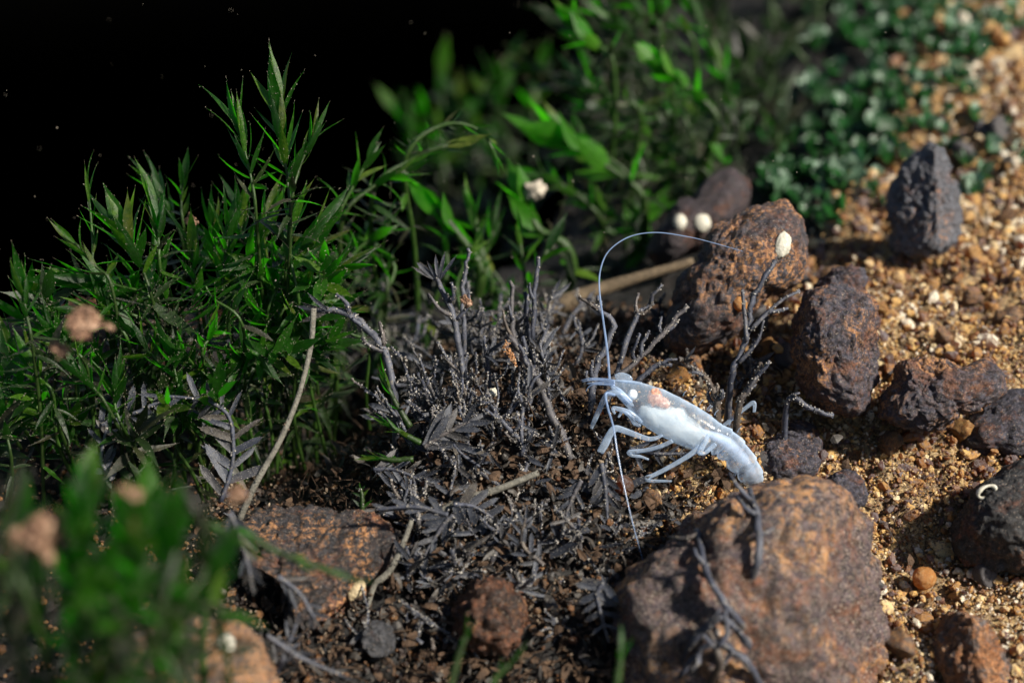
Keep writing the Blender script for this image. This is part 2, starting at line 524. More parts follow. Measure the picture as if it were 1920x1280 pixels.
p_, s_ = field(13000, (-5.5, 3.5), (-5.5, 3.5), 0.014, 0.05, -1)
tag(obj('dark_gravel', scatter_mesh('dark_gravel', p_, s_, GPS, M_soil, rg)),
    'dark rusty grit and plant litter under the dead moss', 'grit', kind='stuff')

# individual pebbles one can pick out on the bank
peb_meshes = []
for k in range(10):
    V, T = ico(3)
    V = V.copy()
    rr_ = np.random.default_rng(100 + k)
    for c in range(7):
        nn = rr_.normal(size=3); nn /= np.linalg.norm(nn)
        dd = V @ nn - rr_.uniform(0.5, 0.85)
        V = V - np.outer(np.maximum(dd, 0), nn) * 0.92
    V *= 1 + rr_.uniform(-.32, .32, 3)
    for i in range(len(V)):
        V[i] *= 1 + 0.22 * noise.fractal(Vector(V[i]) * 1.8 + Vector((k * 7, 0, 0)), 1, 2, 3) + 0.12 * noise.fractal(Vector(V[i]) * 6 + Vector((k * 7, 3, 0)), .6, 2, 3)
    peb_meshes.append((V, T))
M_pebs = [rock_mat('pebble_brown', (0.08, 0.055, 0.048), (0.26, 0.095, 0.025), (0.50, 0.27, 0.09), 0.6, 0.6, 5, 0.7, 1.6),
          rock_mat('pebble_grey', (0.10, 0.095, 0.10), (0.16, 0.10, 0.06), (0.30, 0.22, 0.15), 0.2, 0.3, 8, 0.7, 2.2),
          rock_mat('pebble_amber', (0.20, 0.08, 0.02), (0.44, 0.19, 0.035), (0.65, 0.40, 0.13), 0.6, 0.6, 9, 0.7, 1.6)]
PEB = [('rust brown', M_pebs[0]), ('grey', M_pebs[1]), ('amber', M_pebs[2])]
pm = [[fast_mesh('pebble', V, T, m, True) for V, T in peb_meshes] for _, m in PEB]
cnt = 0
while cnt < 64:
    y = R.uniform(-5, 7.5); x = R.uniform(0.8, 7.2)
    if x < float(sand_edge(y)) - 0.2:
        continue
    kind = R.choice((0, 0, 1, 1, 2))
    s = R.uniform(0.085, 0.19) * (1 + max(0, y) * 0.03)
    o = obj('pebble', R.choice(pm[kind]), None, (x, y, H(x, y) + s * 0.5))
    o.scale = (s, s * R.uniform(.8, 1.1), s * R.uniform(.7, 1))
    o.rotation_euler = (R.uniform(0, 6), R.uniform(0, 6), R.uniform(0, 6))
    tag(o, 'small %s pebble lying loose among the sand grains of the bank' % PEB[kind][0], 'pebble', '%s pebbles on the sandy bank' % PEB[kind][0])
    cnt += 1

# ------------------------------------------------------------------ rocks
SLATE = (0.056, 0.053, 0.070)
RUST = (0.15, 0.060, 0.034)
TAN = (0.50, 0.24, 0.095)
ROCKS = {}

def rock(key, name, outline, d, thick, label, mat, seed, facets=(), power=2.6, rough=0.09, sub=5, lumps=0.12, cat='rock'):
    """stone whose side-on outline is measured in the photo, rounded to its own thickness; facets: (right, up, toward camera, offset)"""
    O = np.array(outline, float)
    c = (O.min(0) + O.max(0)) / 2
    pc = P(c[0], c[1], d)
    s = K * d
    rel = (O - c) * s; rel[:, 1] *= -1
    ang = np.arctan2(rel[:, 1], rel[:, 0]); rad = np.hypot(rel[:, 0], rel[:, 1])
    o_ = np.argsort(ang); ang, rad = ang[o_], rad[o_]
    ang = np.concatenate([ang - 2 * np.pi, ang, ang + 2 * np.pi]); rad = np.tile(rad, 3)
    V0, T = ico(sub)
    a, b, t = V0[:, 0], V0[:, 1], V0[:, 2]
    phi = np.arctan2(b, a)
    rr = np.interp(phi, ang, rad)
    m = rr.mean()
    plan = np.power(np.clip(1 - np.abs(t) ** power, 0, 1), 1 / power)
    dirn = np.stack([np.cos(phi), np.sin(phi)], 1)
    L = np.concatenate([dirn * (rr * plan)[:, None], (t * thick)[:, None]], 1)
    for (fx, fy, fz, off) in facets:
        nn = np.array([fx, fy, fz], float); nn /= np.linalg.norm(nn)
        dd = L @ nn - off
        L = L - np.outer(np.maximum(dd, 0), nn) * 0.93
    size = min(m, thick * 1.5)
    nrm = L / (np.linalg.norm(L, axis=1)[:, None] + 1e-9)
    sd = Vector((seed * 3.1, seed * 1.3, -seed * 2.2))
    for i in range(len(L)):
        v = Vector(L[i])
        k = lumps * noise.fractal(v * (1.1 / size) + sd, 1.0, 2.1, 3)
        k += rough * 0.55 * noise.fractal(v * (4.0 / size) + sd, 0.9, 2.1, 5)
        rdg = 1 - abs(noise.noise(v * (2.6 / size) + sd * 2)) * 2
        k -= rough * 0.5 * max(0, rdg - 0.72) * 2.5
        k += 0.020 / size * noise.fractal(v * 13 + sd, 0.6, 2.1, 4)
        L[i] += nrm[i] * k * size
    B = np.array([RT[:], U[:], (-F)[:]])
    me = fast_mesh(name, L @ B, T, mat, True)
    o = obj(name, me, None, pc)
    tag(o, label, cat)
    ROCKS[key] = o
    return o

MR = lambda n, ra, ta, sd, dark=SLATE, rust=RUST, tan=TAN, **k: rock_mat(n, dark, rust, tan, ra, ta, sd, **k)

rock('big', 'boulder', [(1165, 1105), (1250, 1020), (1330, 945), (1420, 903), (1530, 897), (1590, 925), (1635, 985), (1648, 1100), (1646, 1250), (1640, 1360), (1400, 1380), (1220, 1370), (1165, 1280), (1150, 1180)],
     15.75, 0.95, 'largest rust brown and tan mottled rock, below the shrimp tail', MR('big_rock', 0.52, 0.62, 1.3, (0.072, 0.052, 0.060), (0.20, 0.070, 0.032), (0.54, 0.27, 0.10), pale=0.66, sc=0.6), 1.0,
     facets=((0.75, 0.1, 0.65, 0.95),), power=2.3, rough=0.11, sub=6, lumps=0.10)
rock('barrel', 'rock', [(1500, 575), (1520, 540), (1560, 528), (1600, 540), (1628, 565), (1641, 620), (1644, 680), (1630, 735), (1600, 778), (1560, 772), (1515, 742), (1495, 690), (1488, 620)],
     17.5, 0.55, 'upright barrel shaped dark rock with rusty front beside the double lobed rock', MR('barrel_rock', 0.62, 0.62, 4.2), 2.0,
     facets=((0, 0.6, 0.8, 0.55), (0.75, -0.1, 0.65, 0.42)), power=2.6, rough=0.13, sub=6, lumps=0.10)
rock('knob', 'rock', [(1528, 535), (1555, 517), (1580, 500), (1612, 503), (1624, 535), (1612, 575), (1540, 580)],
     18.4, 0.35, 'small reddish knob of rock behind the top of the barrel shaped rock', MR('knob_rock', 0.7, 0.3, 6.0), 3.0, power=2.4, rough=0.15, lumps=0.15)
rock('slant', 'rock', [(1246, 620), (1262, 570), (1310, 490), (1370, 412), (1420, 382), (1470, 377), (1500, 405), (1510, 470), (1500, 520), (1440, 552), (1400, 592), (1345, 645), (1275, 668), (1250, 650)],
     18.3, 0.75, 'long rock leaning to one side with a white spot on its crest', MR('leaning_rock', 0.55, 0.60, 7.7, (0.056, 0.052, 0.062)), 4.0,
     facets=((-0.45, 0.25, 0.85, 0.66),), power=2.2, rough=0.12, sub=6, lumps=0.08)
rock('back', 'rock', [(1215, 475), (1250, 412), (1300, 372), (1368, 320), (1398, 342), (1397, 390), (1345, 432), (1285, 475), (1240, 500)],
     21.2, 0.6, 'purplish pointed rock carrying two white dots behind the leaning rock', MR('purple_rock', 0.5, 0.15, 9.1, (0.05, 0.038, 0.044)), 5.0, facets=((-0.4, 0.6, 0.7, 0.45),), lumps=0.1)
rock('ridge', 'rock', [(1728, 290), (1748, 272), (1766, 282), (1788, 335), (1817, 385), (1806, 420), (1776, 458), (1712, 482), (1676, 476), (1682, 425), (1667, 380), (1692, 335)],
     19.9, 0.60, 'blue grey pointed rock with a rusty vertical ridge standing on the sand', MR('grey_rock', 0.30, 0.40, 11.5, (0.115, 0.120, 0.138), pale=0.8), 6.0,
     facets=((0.75, 0.10, 0.66, 0.22), (-0.70, 0.10, 0.70, 0.25), (0.1, 0.6, 0.8, 0.62)), power=2.4, rough=0.13, sub=6, lumps=0.16)
rock('lobed', 'rock', [(1690, 682), (1740, 676), (1795, 690), (1812, 690), (1845, 673), (1875, 700), (1873, 740), (1832, 768), (1792, 772), (1752, 803), (1690, 797), (1650, 782), (1660, 742), (1682, 712)],
     17.2, 0.38, 'rust speckled double lobed rock lying flat on the sand', MR('lobed_rock', 0.58, 0.72, 13.2), 7.0, facets=((0, 0.7, 0.7, 0.32),), power=2.6, rough=0.16, sub=6, lumps=0.14)
rock('edge', 'rock', [(1795, 815), (1830, 775), (1870, 745), (1905, 728), (1960, 740), (1960, 830), (1860, 850), (1800, 840)],
     17.8, 0.4, 'dark slate slab half hidden behind the double lobed rock', MR('slab_rock', 0.25, 0.3, 15.0), 8.0, facets=((-0.3, 0.8, 0.5, 0.25),), lumps=0.08)
rock('shell', 'rock', [(1785, 1000), (1815, 955), (1870, 895), (1930, 862), (1990, 880), (2000, 1050), (1900, 1070), (1840, 1068), (1800, 1050)],
     16.5, 0.55, 'black and brown smooth rock with a pale ring shaped shell on it', MR('black_rock', 0.42, 0.22, 17.7, (0.034, 0.034, 0.036)), 9.0, facets=((-0.3, 0.75, 0.6, 0.42), (-0.5, -0.4, 0.75, 0.50)), power=2.6, rough=0.08, sub=6, lumps=0.08)
rock('wedge', 'rock', [(1762, 1200), (1772, 1182), (1800, 1148), (1850, 1165), (1869, 1205), (1868, 1310), (1790, 1320), (1770, 1270)],
     15.7, 0.55, 'orange topped grey wedge rock with a sharp upper edge', MR('wedge_rock', 0.75, 0.62, 19.3, (0.10, 0.09, 0.09), (0.32, 0.12, 0.035)), 10.0, facets=((0.55, 0.35, 0.76, 0.28), (-0.75, 0.25, 0.6, 0.22)), power=2.6, rough=0.13, sub=6, lumps=0.10)
rock('left', 'rock', [(450, 985), (480, 962), (560, 950), (640, 955), (705, 972), (742, 1005), (735, 1055), (702, 1095), (655, 1180), (612, 1222), (580, 1185), (545, 1090), (490, 1040), (455, 1015)],
     16.2, 0.7, 'dark pitted rock with rust and pink patches beside the long bare stalk', MR('pitted_rock', 0.45, 0.50, 21.4, (0.032, 0.030, 0.033), (0.20, 0.075, 0.04)), 11.0,
     facets=((0.0, 0.8, 0.6, 0.42), (0.6, -0.3, 0.7, 0.42)), power=2.5, rough=0.17, sub=6, lumps=0.12)
rock('fore', 'rock', [(215, 1215), (300, 1182), (400, 1163), (455, 1178), (505, 1240), (535, 1320), (380, 1370), (200, 1340)],
     14.3, 0.6, 'tan speckled rock with a white shell, half under the blurred moss', MR('fore_rock', 0.5, 0.75, 23.8, (0.06, 0.05, 0.048), pale=0.66), 12.0, facets=((0.0, 0.8, 0.6, 0.35),), lumps=0.08, rough=0.1)
rock('clump', 'mud_lump', [(858, 1125), (880, 1100), (925, 1090), (960, 1108), (985, 1150), (975, 1205), (925, 1228), (872, 1205)],
     15.7, 0.4, 'red brown crumbly lump between the pitted rock and the largest rock', MR('clump_rock', 0.85, 0.35, 25.0, (0.035, 0.022, 0.018), (0.14, 0.05, 0.02), (0.28, 0.13, 0.05)), 13.0, rough=0.24, lumps=0.22, cat='lump')
rock('tail', 'rock', [(1425, 858), (1455, 818), (1490, 812), (1525, 835), (1527, 880), (1480, 905), (1430, 900)],
     17.4, 0.35, 'dark angular stone tucked behind the shrimp tail', MR('tail_rock', 0.3, 0.35, 27.0), 14.0, facets=((0, 0.75, 0.65, 0.22),), rough=0.1)
rock('slip', 'rock', [(1476, 815), (1484, 788), (1505, 792), (1535, 820), (1545, 852), (1520, 846)],
     17.7, 0.2, 'narrow brown stone under the foot of the barrel shaped rock', MR('slip_rock', 0.6, 0.4, 28.0), 15.0, rough=0.1)
rock('mid', 'rock', [(1553, 900), (1572, 886), (1602, 884), (1619, 912), (1616, 948), (1580, 940)],
     16.9, 0.25, 'small black stone at the upper shoulder of the largest rock', MR('mid_rock', 0.25, 0.2, 29.0), 16.0, facets=((0.2, 0.7, 0.65, 0.16),), rough=0.09)
rock('slate', 'rock', [(678, 1192), (698, 1166), (728, 1168), (738, 1205), (718, 1232), (688, 1220)],
     15.6, 0.2, 'small flat slate grey stone beside the pitted rock', MR('slate_rock', 0.05, 0.1, 30.0, (0.055, 0.056, 0.062)), 17.0, facets=((0, 0.2, 1, 0.12),), rough=0.06)


dg = bpy.context.evaluated_depsgraph_get()
BV = {}
def on_rock(key, px, py):
    """front surface point of a rock seen at a photo place"""
    o = ROCKS[key]
    if key not in BV:
        me = o.data
        BV[key] = BVHTree.FromPolygons([v.co + o.location for v in me.vertices], [p.vertices[:] for p in me.polygons])
    p = P(px, py, 10); dr = (p - CAM).normalized()
    hit = BV[key].ray_cast(CAM, dr)
    if hit[0] is None:
        q_ = BV[key].find_nearest(P(px, py, (o.location - CAM).dot(F)))
        return q_[0], q_[1]
    return hit[0], hit[1]

def lump(name, p, sx, sy, sz, label, cat, mat, seed, rough=0.25, sub=4, rot=0.0, group=None):
    V, T = ico(sub)
    V = V.copy()
    for i in range(len(V)):
        v = Vector(V[i]); sd = Vector((seed * 5.3, seed, 0))
        V[i] *= 1 + rough * (noise.fractal(v * 1.7 + sd, 1, 2, 4) * 1.1 + 0.5 * noise.fractal(v * 6 + sd, .8, 2, 3))
    c, s = math.cos(rot), math.sin(rot)
    V = np.stack([V[:, 0] * sx, V[:, 1] * sy, V[:, 2] * sz], 1)
    V = np.stack([V[:, 0] * c - V[:, 1] * s, V[:, 0] * s + V[:, 1] * c, V[:, 2]], 1)
    B = np.array([RT[:], U[:], (-F)[:]])
    o = obj(name, fast_mesh(name, V @ B, T, mat, True), None, p)
    return tag(o, label, cat, group)

p, _ = on_rock('slant', 1467, 460); lump('white_crust', p, .085, .14, .05, 'smooth white oval crust on the crest of the leaning rock', 'crust', M_white, 1, 0.12, rot=-0.3)
p, _ = on_rock('back', 1275, 417); lump('white_snail', p, .085, .10, .07, 'white rounded dot on the purplish rock, the squarer of two', 'snail', M_white, 2, 0.1)
p, _ = on_rock('back', 1316, 418); lump('white_snail', p, .11, .11, .08, 'white rounded dot on the purplish rock, the larger of two', 'snail', M_white, 3, 0.08)
p, _ = on_rock('slant', 1387, 570); lump('snail_shell', p + F * -0.02, .075, .085, .07, 'striped tan bead of shell under the leaning rock', 'shell', M_amber, 4, 0.06, rot=.6)
p, _ = on_rock('fore', 425, 1206); lump('white_shell', p, .075, .095, .06, 'small white shell on the tan speckled rock', 'shell', M_white, 5, 0.12)
p, _ = on_rock('left', 668, 1106); lump('pale_seed', p, .06, .11, .05, 'pale yellow seed stuck on the pitted rock', 'seed', plain('seed_husk', [(0.3, (0.35, 0.26, 0.14)), (0.7, (0.55, 0.45, 0.28))], 12), 6, 0.12, rot=-0.7)
lump('amber_bead', P(1733, 1083, gd(1733, 1088) - 0.08), .115, .108, .108, 'round amber grain bigger than its neighbours in the sand hollow', 'grain', M_amber, 7, 0.07)
# ring shaped shell
p, nrm_ = on_rock('shell', 1850, 922)
V, Fc = [], []
for i in range(28):
    a_ = 2 * math.pi * i / 28
    for j in range(8):
        b_ = 2 * math.pi * j / 8
        rr0 = 0.020 * (1 + 0.25 * math.sin(3 * a_ + 1))
        V.append(Vector(((0.088 + rr0 * math.cos(b_)) * math.cos(a_), (0.052 + rr0 * math.cos(b_)) * math.sin(a_), rr0 * math.sin(b_) * 1.6)))
for i in range(28):
    for j in range(8):
        Fc.append((i * 8 + j, ((i + 1) % 28) * 8 + j, ((i + 1) % 28) * 8 + (j + 1) % 8, i * 8 + (j + 1) % 8))
o = obj('ring_shell', mesh_data('ring_shell', V, Fc, M_white), None, p)
o.rotation_euler = (Matrix((RT, U, -F)).transposed() @ Matrix.Rotation(0.45, 3, 'Z')).to_euler()
tag(o, 'pale hollow ring shell stuck on the black rock', 'shell')

def floc(p, sx, sy, sz, label, cat, mat, seed, rot=0.0):
    """ragged flake of silt: many small crumbs clinging together"""
    rr_ = np.random.default_rng(int(seed * 97) + 5)
    n = 260
    pts = []; q = np.zeros(3)
    for k in range(n):
        base = pts[rr_.integers(0, len(pts))] if pts else q
        st_ = rr_.normal(size=3); st_ /= np.linalg.norm(st_)
        c_ = base + st_ * 0.17
        if np.linalg.norm(c_) > 1.05: c_ = c_ * 0.8
        pts.append(c_)
    pts = np.array(pts)
    B = np.array([RT[:], U[:], (-F)[:]])
    c, s_ = math.cos(rot), math.sin(rot)
    L = pts * np.array([sx, sy, sz])
    L = np.stack([L[:, 0] * c - L[:, 1] * s_, L[:, 0] * s_ + L[:, 1] * c, L[:, 2]], 1) @ B
    me = scatter_mesh('tan_floc', L, rr_.uniform(.05, .17, n) * min(sx, sy), protos(5, 1, int(seed * 31) + 3, .6, 4), mat, rr_)
    return tag(obj('tan_floc', me, None, p), label, cat)

# ------------------------------------------------------------------ leaves and shoots
def leaf_mesh(name, width, curl, twist, mats, seed, specks=14, shape='lance', fold=0.25):
    rnd = random.Random(seed)
    V, Fc, M = [], [], []
    n = 9
    for i in range(n + 1):
        t = i / n
        if shape == 'lance':
            w = width * (math.sin(math.pi * min(1, t * 0.9 + 0.12)) ** 0.8) * (1 - t ** 3 * 0.85)
        elif shape == 'round':
            w = width * math.sqrt(max(0.0, math.sin(math.pi * (t * 0.93 + 0.05))))
        else:
            w = width * (0.85 + 0.15 * math.sin(math.pi * t)) * (1 if t < 0.8 else max(0.12, 1 - (t - 0.8) * 4))
        if i == n: w *= 0.08
        y = t; z = curl * t * t
        tw = twist * t
        for s_ in (-1, -0.5, 0, 0.5, 1):
            x = s_ * w * (1 + rnd.uniform(-.06, .06))
            zz = abs(s_) * w * fold + rnd.uniform(-.004, .004)
            V.append(Vector((x * math.cos(tw) - zz * math.sin(tw), y - 0.15 * abs(curl) * t * t, z + x * math.sin(tw) + zz * math.cos(tw))))
    for i in range(n):
        for j in range(4):
            a = i * 5 + j
            Fc.append((a, a + 1, a + 6, a + 5)); M.append(0)
    nb = len(V)
    for k in range(specks):
        i = rnd.randrange(1, n + 1); j = rnd.choice((0, 0, 4, 4, 1, 2, 3))
        crumb(V, Fc, M, V[i * 5 + j].copy() + Vector((0, rnd.uniform(-.05, .05), 0)), rnd.uniform(.003, .009) * (1.5 if shape == 'strap' else 1), 1, rnd)
    return mesh_data(name, V, Fc, mats, True, M)

LV = {
    'green': [leaf_mesh('leaf', R.uniform(.075, .11), R.uniform(-.25, .3), R.uniform(-.6, .6), [M_green, M_specks], 200 + i, 26) for i in range(9)],
    'old': [leaf_mesh('leaf', R.uniform(.06, .10), R.uniform(-.5, .4), R.uniform(-.9, .9), [M_old, M_specks], 320 + i, 30) for i in range(8)],
    'bright': [leaf_mesh('leaf', R.uniform(.085, .13), R.uniform(-.35, .3), R.uniform(-.5, .5), [M_bgreen, M_specks], 230 + i, 14) for i in range(8)],
    'grey': [leaf_mesh('leaf', R.uniform(.075, .115), R.uniform(-.3, .3), R.uniform(-.6, .6), [M_grey, M_silt], 260 + i, 80, 'strap') for i in range(9)],
    'broad': [leaf_mesh('leaf', R.uniform(.15, .22), R.uniform(-.5, .4), R.uniform(-.6, .6), [M_green, M_specks], 380 + i, 24) for i in range(6)],
    'lime': [leaf_mesh('leaf', R.uniform(.16, .23), R.uniform(-.35, .3), R.uniform(-.4, .4), [M_lime, M_specks], 350 + i, 10) for i in range(6)],
    'teal': [leaf_mesh('leaf', R.uniform(.30, .40), R.uniform(-.2, .3), R.uniform(-.3, .3), [M_teal, M_specks], 290 + i, 3, 'round') for i in range(6)],
}

def put_leaf(parent, kind, pos, dirn, nrm, length, wid=1.0):
    y = dirn.normalized()
    x = y.cross(nrm)
    x = x.normalized() if x.length > 1e-5 else y.orthogonal().normalized()
    z = x.cross(y)
    o = obj('leaf', R.choice(LV[kind]), parent)
    M = Matrix((x * length * wid, y * length, z * length)).transposed().to_4x4()
    M.translation = pos - parent.location
    o.matrix_local = M
    return o

def stem_to_ground(p):
    g = Vector((p.x, p.y, H(p.x, p.y) - 0.05))
    return g

def shoot(pts, n_leaves, L, label, group=None, kind='green', t0=0.25, wide=70, narrow=14, rad=0.028, name='moss_shoot', cat='moss', rooted=True, wid=1.0, stem=None, droop=0.0, tipboost=1.0, old=1.0):
    """leafy moss shoot: pts are points along its stem from base to tip"""
    pts = [Vector(p) for p in pts]
    if rooted:
        g = stem_to_ground(pts[0] + Vector((R.uniform(-.2, .2), R.uniform(-.05, .35), 0)))
        if g.z < pts[0].z - 0.15:
            pts = [g, g.lerp(pts[0], 0.55) + Vector((R.uniform(-.12, .12), R.uniform(-.08, .08), 0))] + pts
            t0 = 1 - (1 - t0) * (len(pts) - 3) / (len(pts) - 1)
    root = thing(name, label, cat, pts[0], group)
    n = max(10, 5 * len(pts))
    C = catmull(pts, n)
    low = sum((C[i + 1] - C[i]).length for i in range(n - 1)) * t0
    loc = [c - root.location for c in C]
    V, Fc = tube(loc, lerp_list([rad * 1.2, rad, rad * 0.6], n), 6, 0.12)
    obj('stem', mesh_data('stem', V, Fc, stem or (M_dead if kind == 'grey' else M_gstem)), root)
    fr = frames(C)
    an = R.uniform(0, 6.28)
    if old:
        for k in range(int(min(low, 2.4) / 0.075 * old)):      # older leaves down the stem
            t = t0 * R.uniform(max(0.12, 1 - 2.4 / max(low, .01)), 1)
            i = min(int(t * (n - 1)), n - 2)
            T_, a, b = fr[i]
            an += 2.4
            ra = a * math.cos(an) + b * math.sin(an)
            put_leaf(root, 'old' if R.random() < .75 else kind, C[i].lerp(C[i + 1], R.random()), T_ * R.uniform(-.3, .9) + ra + Vector((0, 0, -.2)), T_, L * R.uniform(.55, .95), R.uniform(.8, 1.2))
    for k in range(n_leaves):
        u = k / max(1, n_leaves - 1)
        t = t0 + (1 - t0) * (u ** 0.8)
        f_ = t * (n - 1); i = min(int(f_), n - 2); fr_ = f_ - i
        pos = C[i].lerp(C[i + 1], fr_)
        T_, a, b = fr[i]
        an += 2.39996 + R.uniform(-.35, .35)
        ra = a * math.cos(an) + b * math.sin(an)
        el = math.radians(wide + (narrow - wide) * u + R.uniform(-10, 10))
        dv = T_ * math.cos(el) + ra * math.sin(el) + Vector((0, 0, -droop))
        ln = L * R.uniform(.72, 1.1) * (0.75 + 0.25 * u) * (tipboost if u > .6 else 1)
        put_leaf(root, kind, pos, dv, T_ if el > 0.3 else ra, ln, wid)
    return root

def PP(d, *pts):
    """photo places at one depth (or with their own depth) to points"""
    return [P(q[0], q[1], q[2] if len(q) > 2 else d) for q in pts]

G1 = 'green moss shoots of the clump beside the dark water'
def gshoot(d, pts, n, Lpx, label=None, **k):
    common = k.pop('common', 'pointed leaved green moss shoot in the mass of the sharp clump')
    k['wid'] = k.get('wid', 1.0) * 1.05
    k.setdefault('old', .55)
    k['rad'] = .018
    k['t0'] = k.get('t0', .25) * .75
    return shoot(PP(d, *pts), int(n * 1.45), px2u(Lpx * (1.05 if label else 1.15), d), label or common, None if label else G1 + ': ' + common.split(' moss')[0], **k)

# the clump on the left, each shoot measured from the photo
gshoot(17.0, [(545, 430), (538, 330), (522, 205)], 17, 122, 'tallest green moss shoot with a crown of upright pointed leaves', t0=.5, wide=58, narrow=6, wid=0.85)
gshoot(16.9, [(480, 400), (470, 330), (448, 240)], 11, 112, 'second tallest moss shoot, leaning out against the dark water', t0=.5, wide=52, narrow=8, wid=0.8)
gshoot(16.95, [(545, 400), (560, 320), (590, 250)], 7, 82, 'short moss spray leaning off the tallest shoot', t0=.45, wide=40, narrow=10, wid=0.75)
gshoot(17.0, [(285, 560), (265, 500), (235, 440)], 14, 122, 'broad leaved moss rosette fanning up beside the thin spire', t0=.5, wide=72, narrow=14, wid=1.15)
gshoot(17.1, [(175, 530), (174, 460), (166, 345)], 6, 75, 'thin spire of moss with two narrow upright leaves', t0=.5, wide=22, narrow=3, wid=0.6)
gshoot(17.2, [(300, 500), (298, 455), (288, 395)], 7, 95, 'cupped moss bud of close broad leaves', t0=.6, wide=28, narrow=5, wid=1.25)
gshoot(18.2, [(345, 470), (320, 400), (290, 345)], 10, 90, 'blurred moss shoot pointing away behind the cupped bud', t0=.4, wide=50, narrow=10)
gshoot(18.0, [(345, 430), (340, 380), (345, 335)], 7, 60, 'small blurred moss tip topped with silt behind the rosette', t0=.5, wide=40, narrow=12)
gshoot(17.1, [(290, 570), (220, 535), (150, 520)], 11, 118, 'moss shoot lying level and reaching out over the dark water', t0=.45, wide=45, narrow=5, wid=1.1)
gshoot(16.8, [(210, 540), (180, 500), (140, 455)], 5, 75, 'short twisted moss tip below the thin spire', t0=.4, wide=40, narrow=10, wid=.9)
gshoot(16.3, [(60, 640), (50, 590), (42, 540)], 7, 85, 'stubby moss shoot at the outer edge of the clump', t0=.4, wide=55, narrow=8, wid=1.1)
gshoot(16.9, [(455, 610), (400, 560), (385, 535)], 9, 100, 'moss shoot with leaves drooping in an umbrella', t0=.5, wide=100, narrow=70, droop=.5, wid=1.0)
gshoot(17.2, [(560, 560), (545, 480), (550, 400)], 10, 92, None, wide=60, narrow=15)
gshoot(17.4, [(500, 600), (530, 520), (590, 440)], 10, 100, None, wide=55, narrow=10)
gshoot(17.5, [(520, 610), (570, 540), (640, 500)], 9, 95, None, wide=55, narrow=10)
for (bx, by, tx, ty, d, n, Lp) in ((420, 560, 430, 430, 17.5, 12, 80), (380, 590, 360, 470, 17.6, 12, 82), (480, 560, 500, 420, 17.8, 12, 85), (330, 600, 300, 510, 17.3, 11, 85),
                                   (240, 640, 200, 570, 17.0, 10, 82), (160, 680, 100, 620, 16.8, 10, 80), (300, 690, 250, 620, 17.0, 11, 85), (380, 670, 420, 600, 17.0, 10, 85),
                                   (450, 660, 480, 570, 17.4, 10, 85), (100, 740, 60, 680, 16.7, 9, 80), (200, 760, 150, 700, 16.6, 9, 80), (40, 760, 20, 660, 17.2, 9, 82), (110, 800, 60, 760, 16.8, 8, 80),
                                   (560, 620, 620, 580, 18.0, 10, 85), (530, 520, 580, 470, 18.0, 9, 85), (410, 500, 400, 420, 18.0, 9, 80), (340, 740, 320, 660, 16.9, 9, 85), (230, 800, 215, 720, 16.8, 9, 82),
                                   (20, 850, 5, 770, 16.8, 9, 85), (480, 500, 450, 400, 18.0, 10, 85), (260, 600, 180, 590, 17.2, 10, 90), (580, 700, 540, 640, 18.6, 9, 85)):
    gshoot(d, [(bx, by), ((bx + tx) / 2 + R.uniform(-8, 8), (by + ty) / 2), (tx, ty)], n, Lp, None, wide=75, narrow=15)
TOP = ([-50, 0, 100, 200, 300, 400, 500, 600, 660], [540, 520, 530, 480, 480, 480, 450, 480, 560])
for k_ in range(52):
    tx = R.uniform(-20, 640); top = float(np.interp(tx, *TOP))
    ty = R.uniform(top, 830 if tx < 420 else 690)
    d = 17.0 + (760 - ty) / 330 * 1.1 + R.uniform(-.4, .5)
    ln = R.gauss(-.25 if tx < 300 else .2, .75)
    hh = R.uniform(55, 120)
    bx, by = tx - hh * math.sin(ln), ty + hh * math.cos(ln)
    old_ = R.random() > .75
    com = ('dull olive moss shoot half buried in the sharp clump' if old_ else 'green moss shoot leaning out of the sharp clump over the dark water side' if ln < -.55 else
           'green moss shoot leaning out of the sharp clump towards the dead stems' if ln > .6 else 'upright green moss shoot filling the sharp clump')
    gshoot(d, [(bx, by, d + .25), ((bx + tx) / 2 + R.uniform(-14, 14), (by + ty) / 2 + R.uniform(-10, 10), d + .1), (tx, ty, d - R.uniform(0, .5))], R.randint(8, 13), R.uniform(62, 100), None, wide=95, narrow=25, old=.4, kind='old' if old_ else 'green', wid=R.uniform(.9, 1.35), common=com)
# blurred shoots behind, stretching to the right
G2 = 'out of focus moss shoots behind the dead stems'
def bshoot(d, pts, n, Lpx, label=None, **k):
    k.setdefault('kind', 'bright')
    return shoot(PP(d, *pts), n, px2u(Lpx, d), label or 'out of focus leafy moss shoot between the clump and the dead stems', None if label else G2, **k)
bshoot(18.6, [(600, 470), (640, 390), (690, 300)], 12, 85, 'soft bushy moss shoot rising just behind the tallest shoot')
bshoot(18.8, [(640, 420), (700, 350), (760, 320)], 12, 80, None)
bshoot(19.0, [(700, 360), (770, 300), (840, 272)], 9, 90, 'arching moss shoot whose curved leaves bow over at the tip', t0=.4, wide=40, narrow=-10, droop=.15)
bshoot(19.0, [(760, 300), (830, 235), (900, 245), (928, 290)], 12, 62, 'bowed moss shoot curling down at its end', t0=.4, wide=35, narrow=5, rad=.028)
bshoot(19.2, [(620, 560), (660, 480), (720, 430)], 12, 90, None)
bshoot(19.6, [(720, 560), (740, 500), (700, 460)], 10, 85, None)
bshoot(20.0, [(900, 500), (860, 440), (820, 390)], 6, 95, 'bright green club shaped moss shoot over the dead stems', t0=.3, wide=20, narrow=5, rad=.06, wid=1.1, kind='lime')
bshoot(20.4, [(920, 520), (900, 450), (890, 400)], 9, 85, None)
bshoot(20.6, [(860, 560), (900, 500), (925, 430)], 10, 80, None)
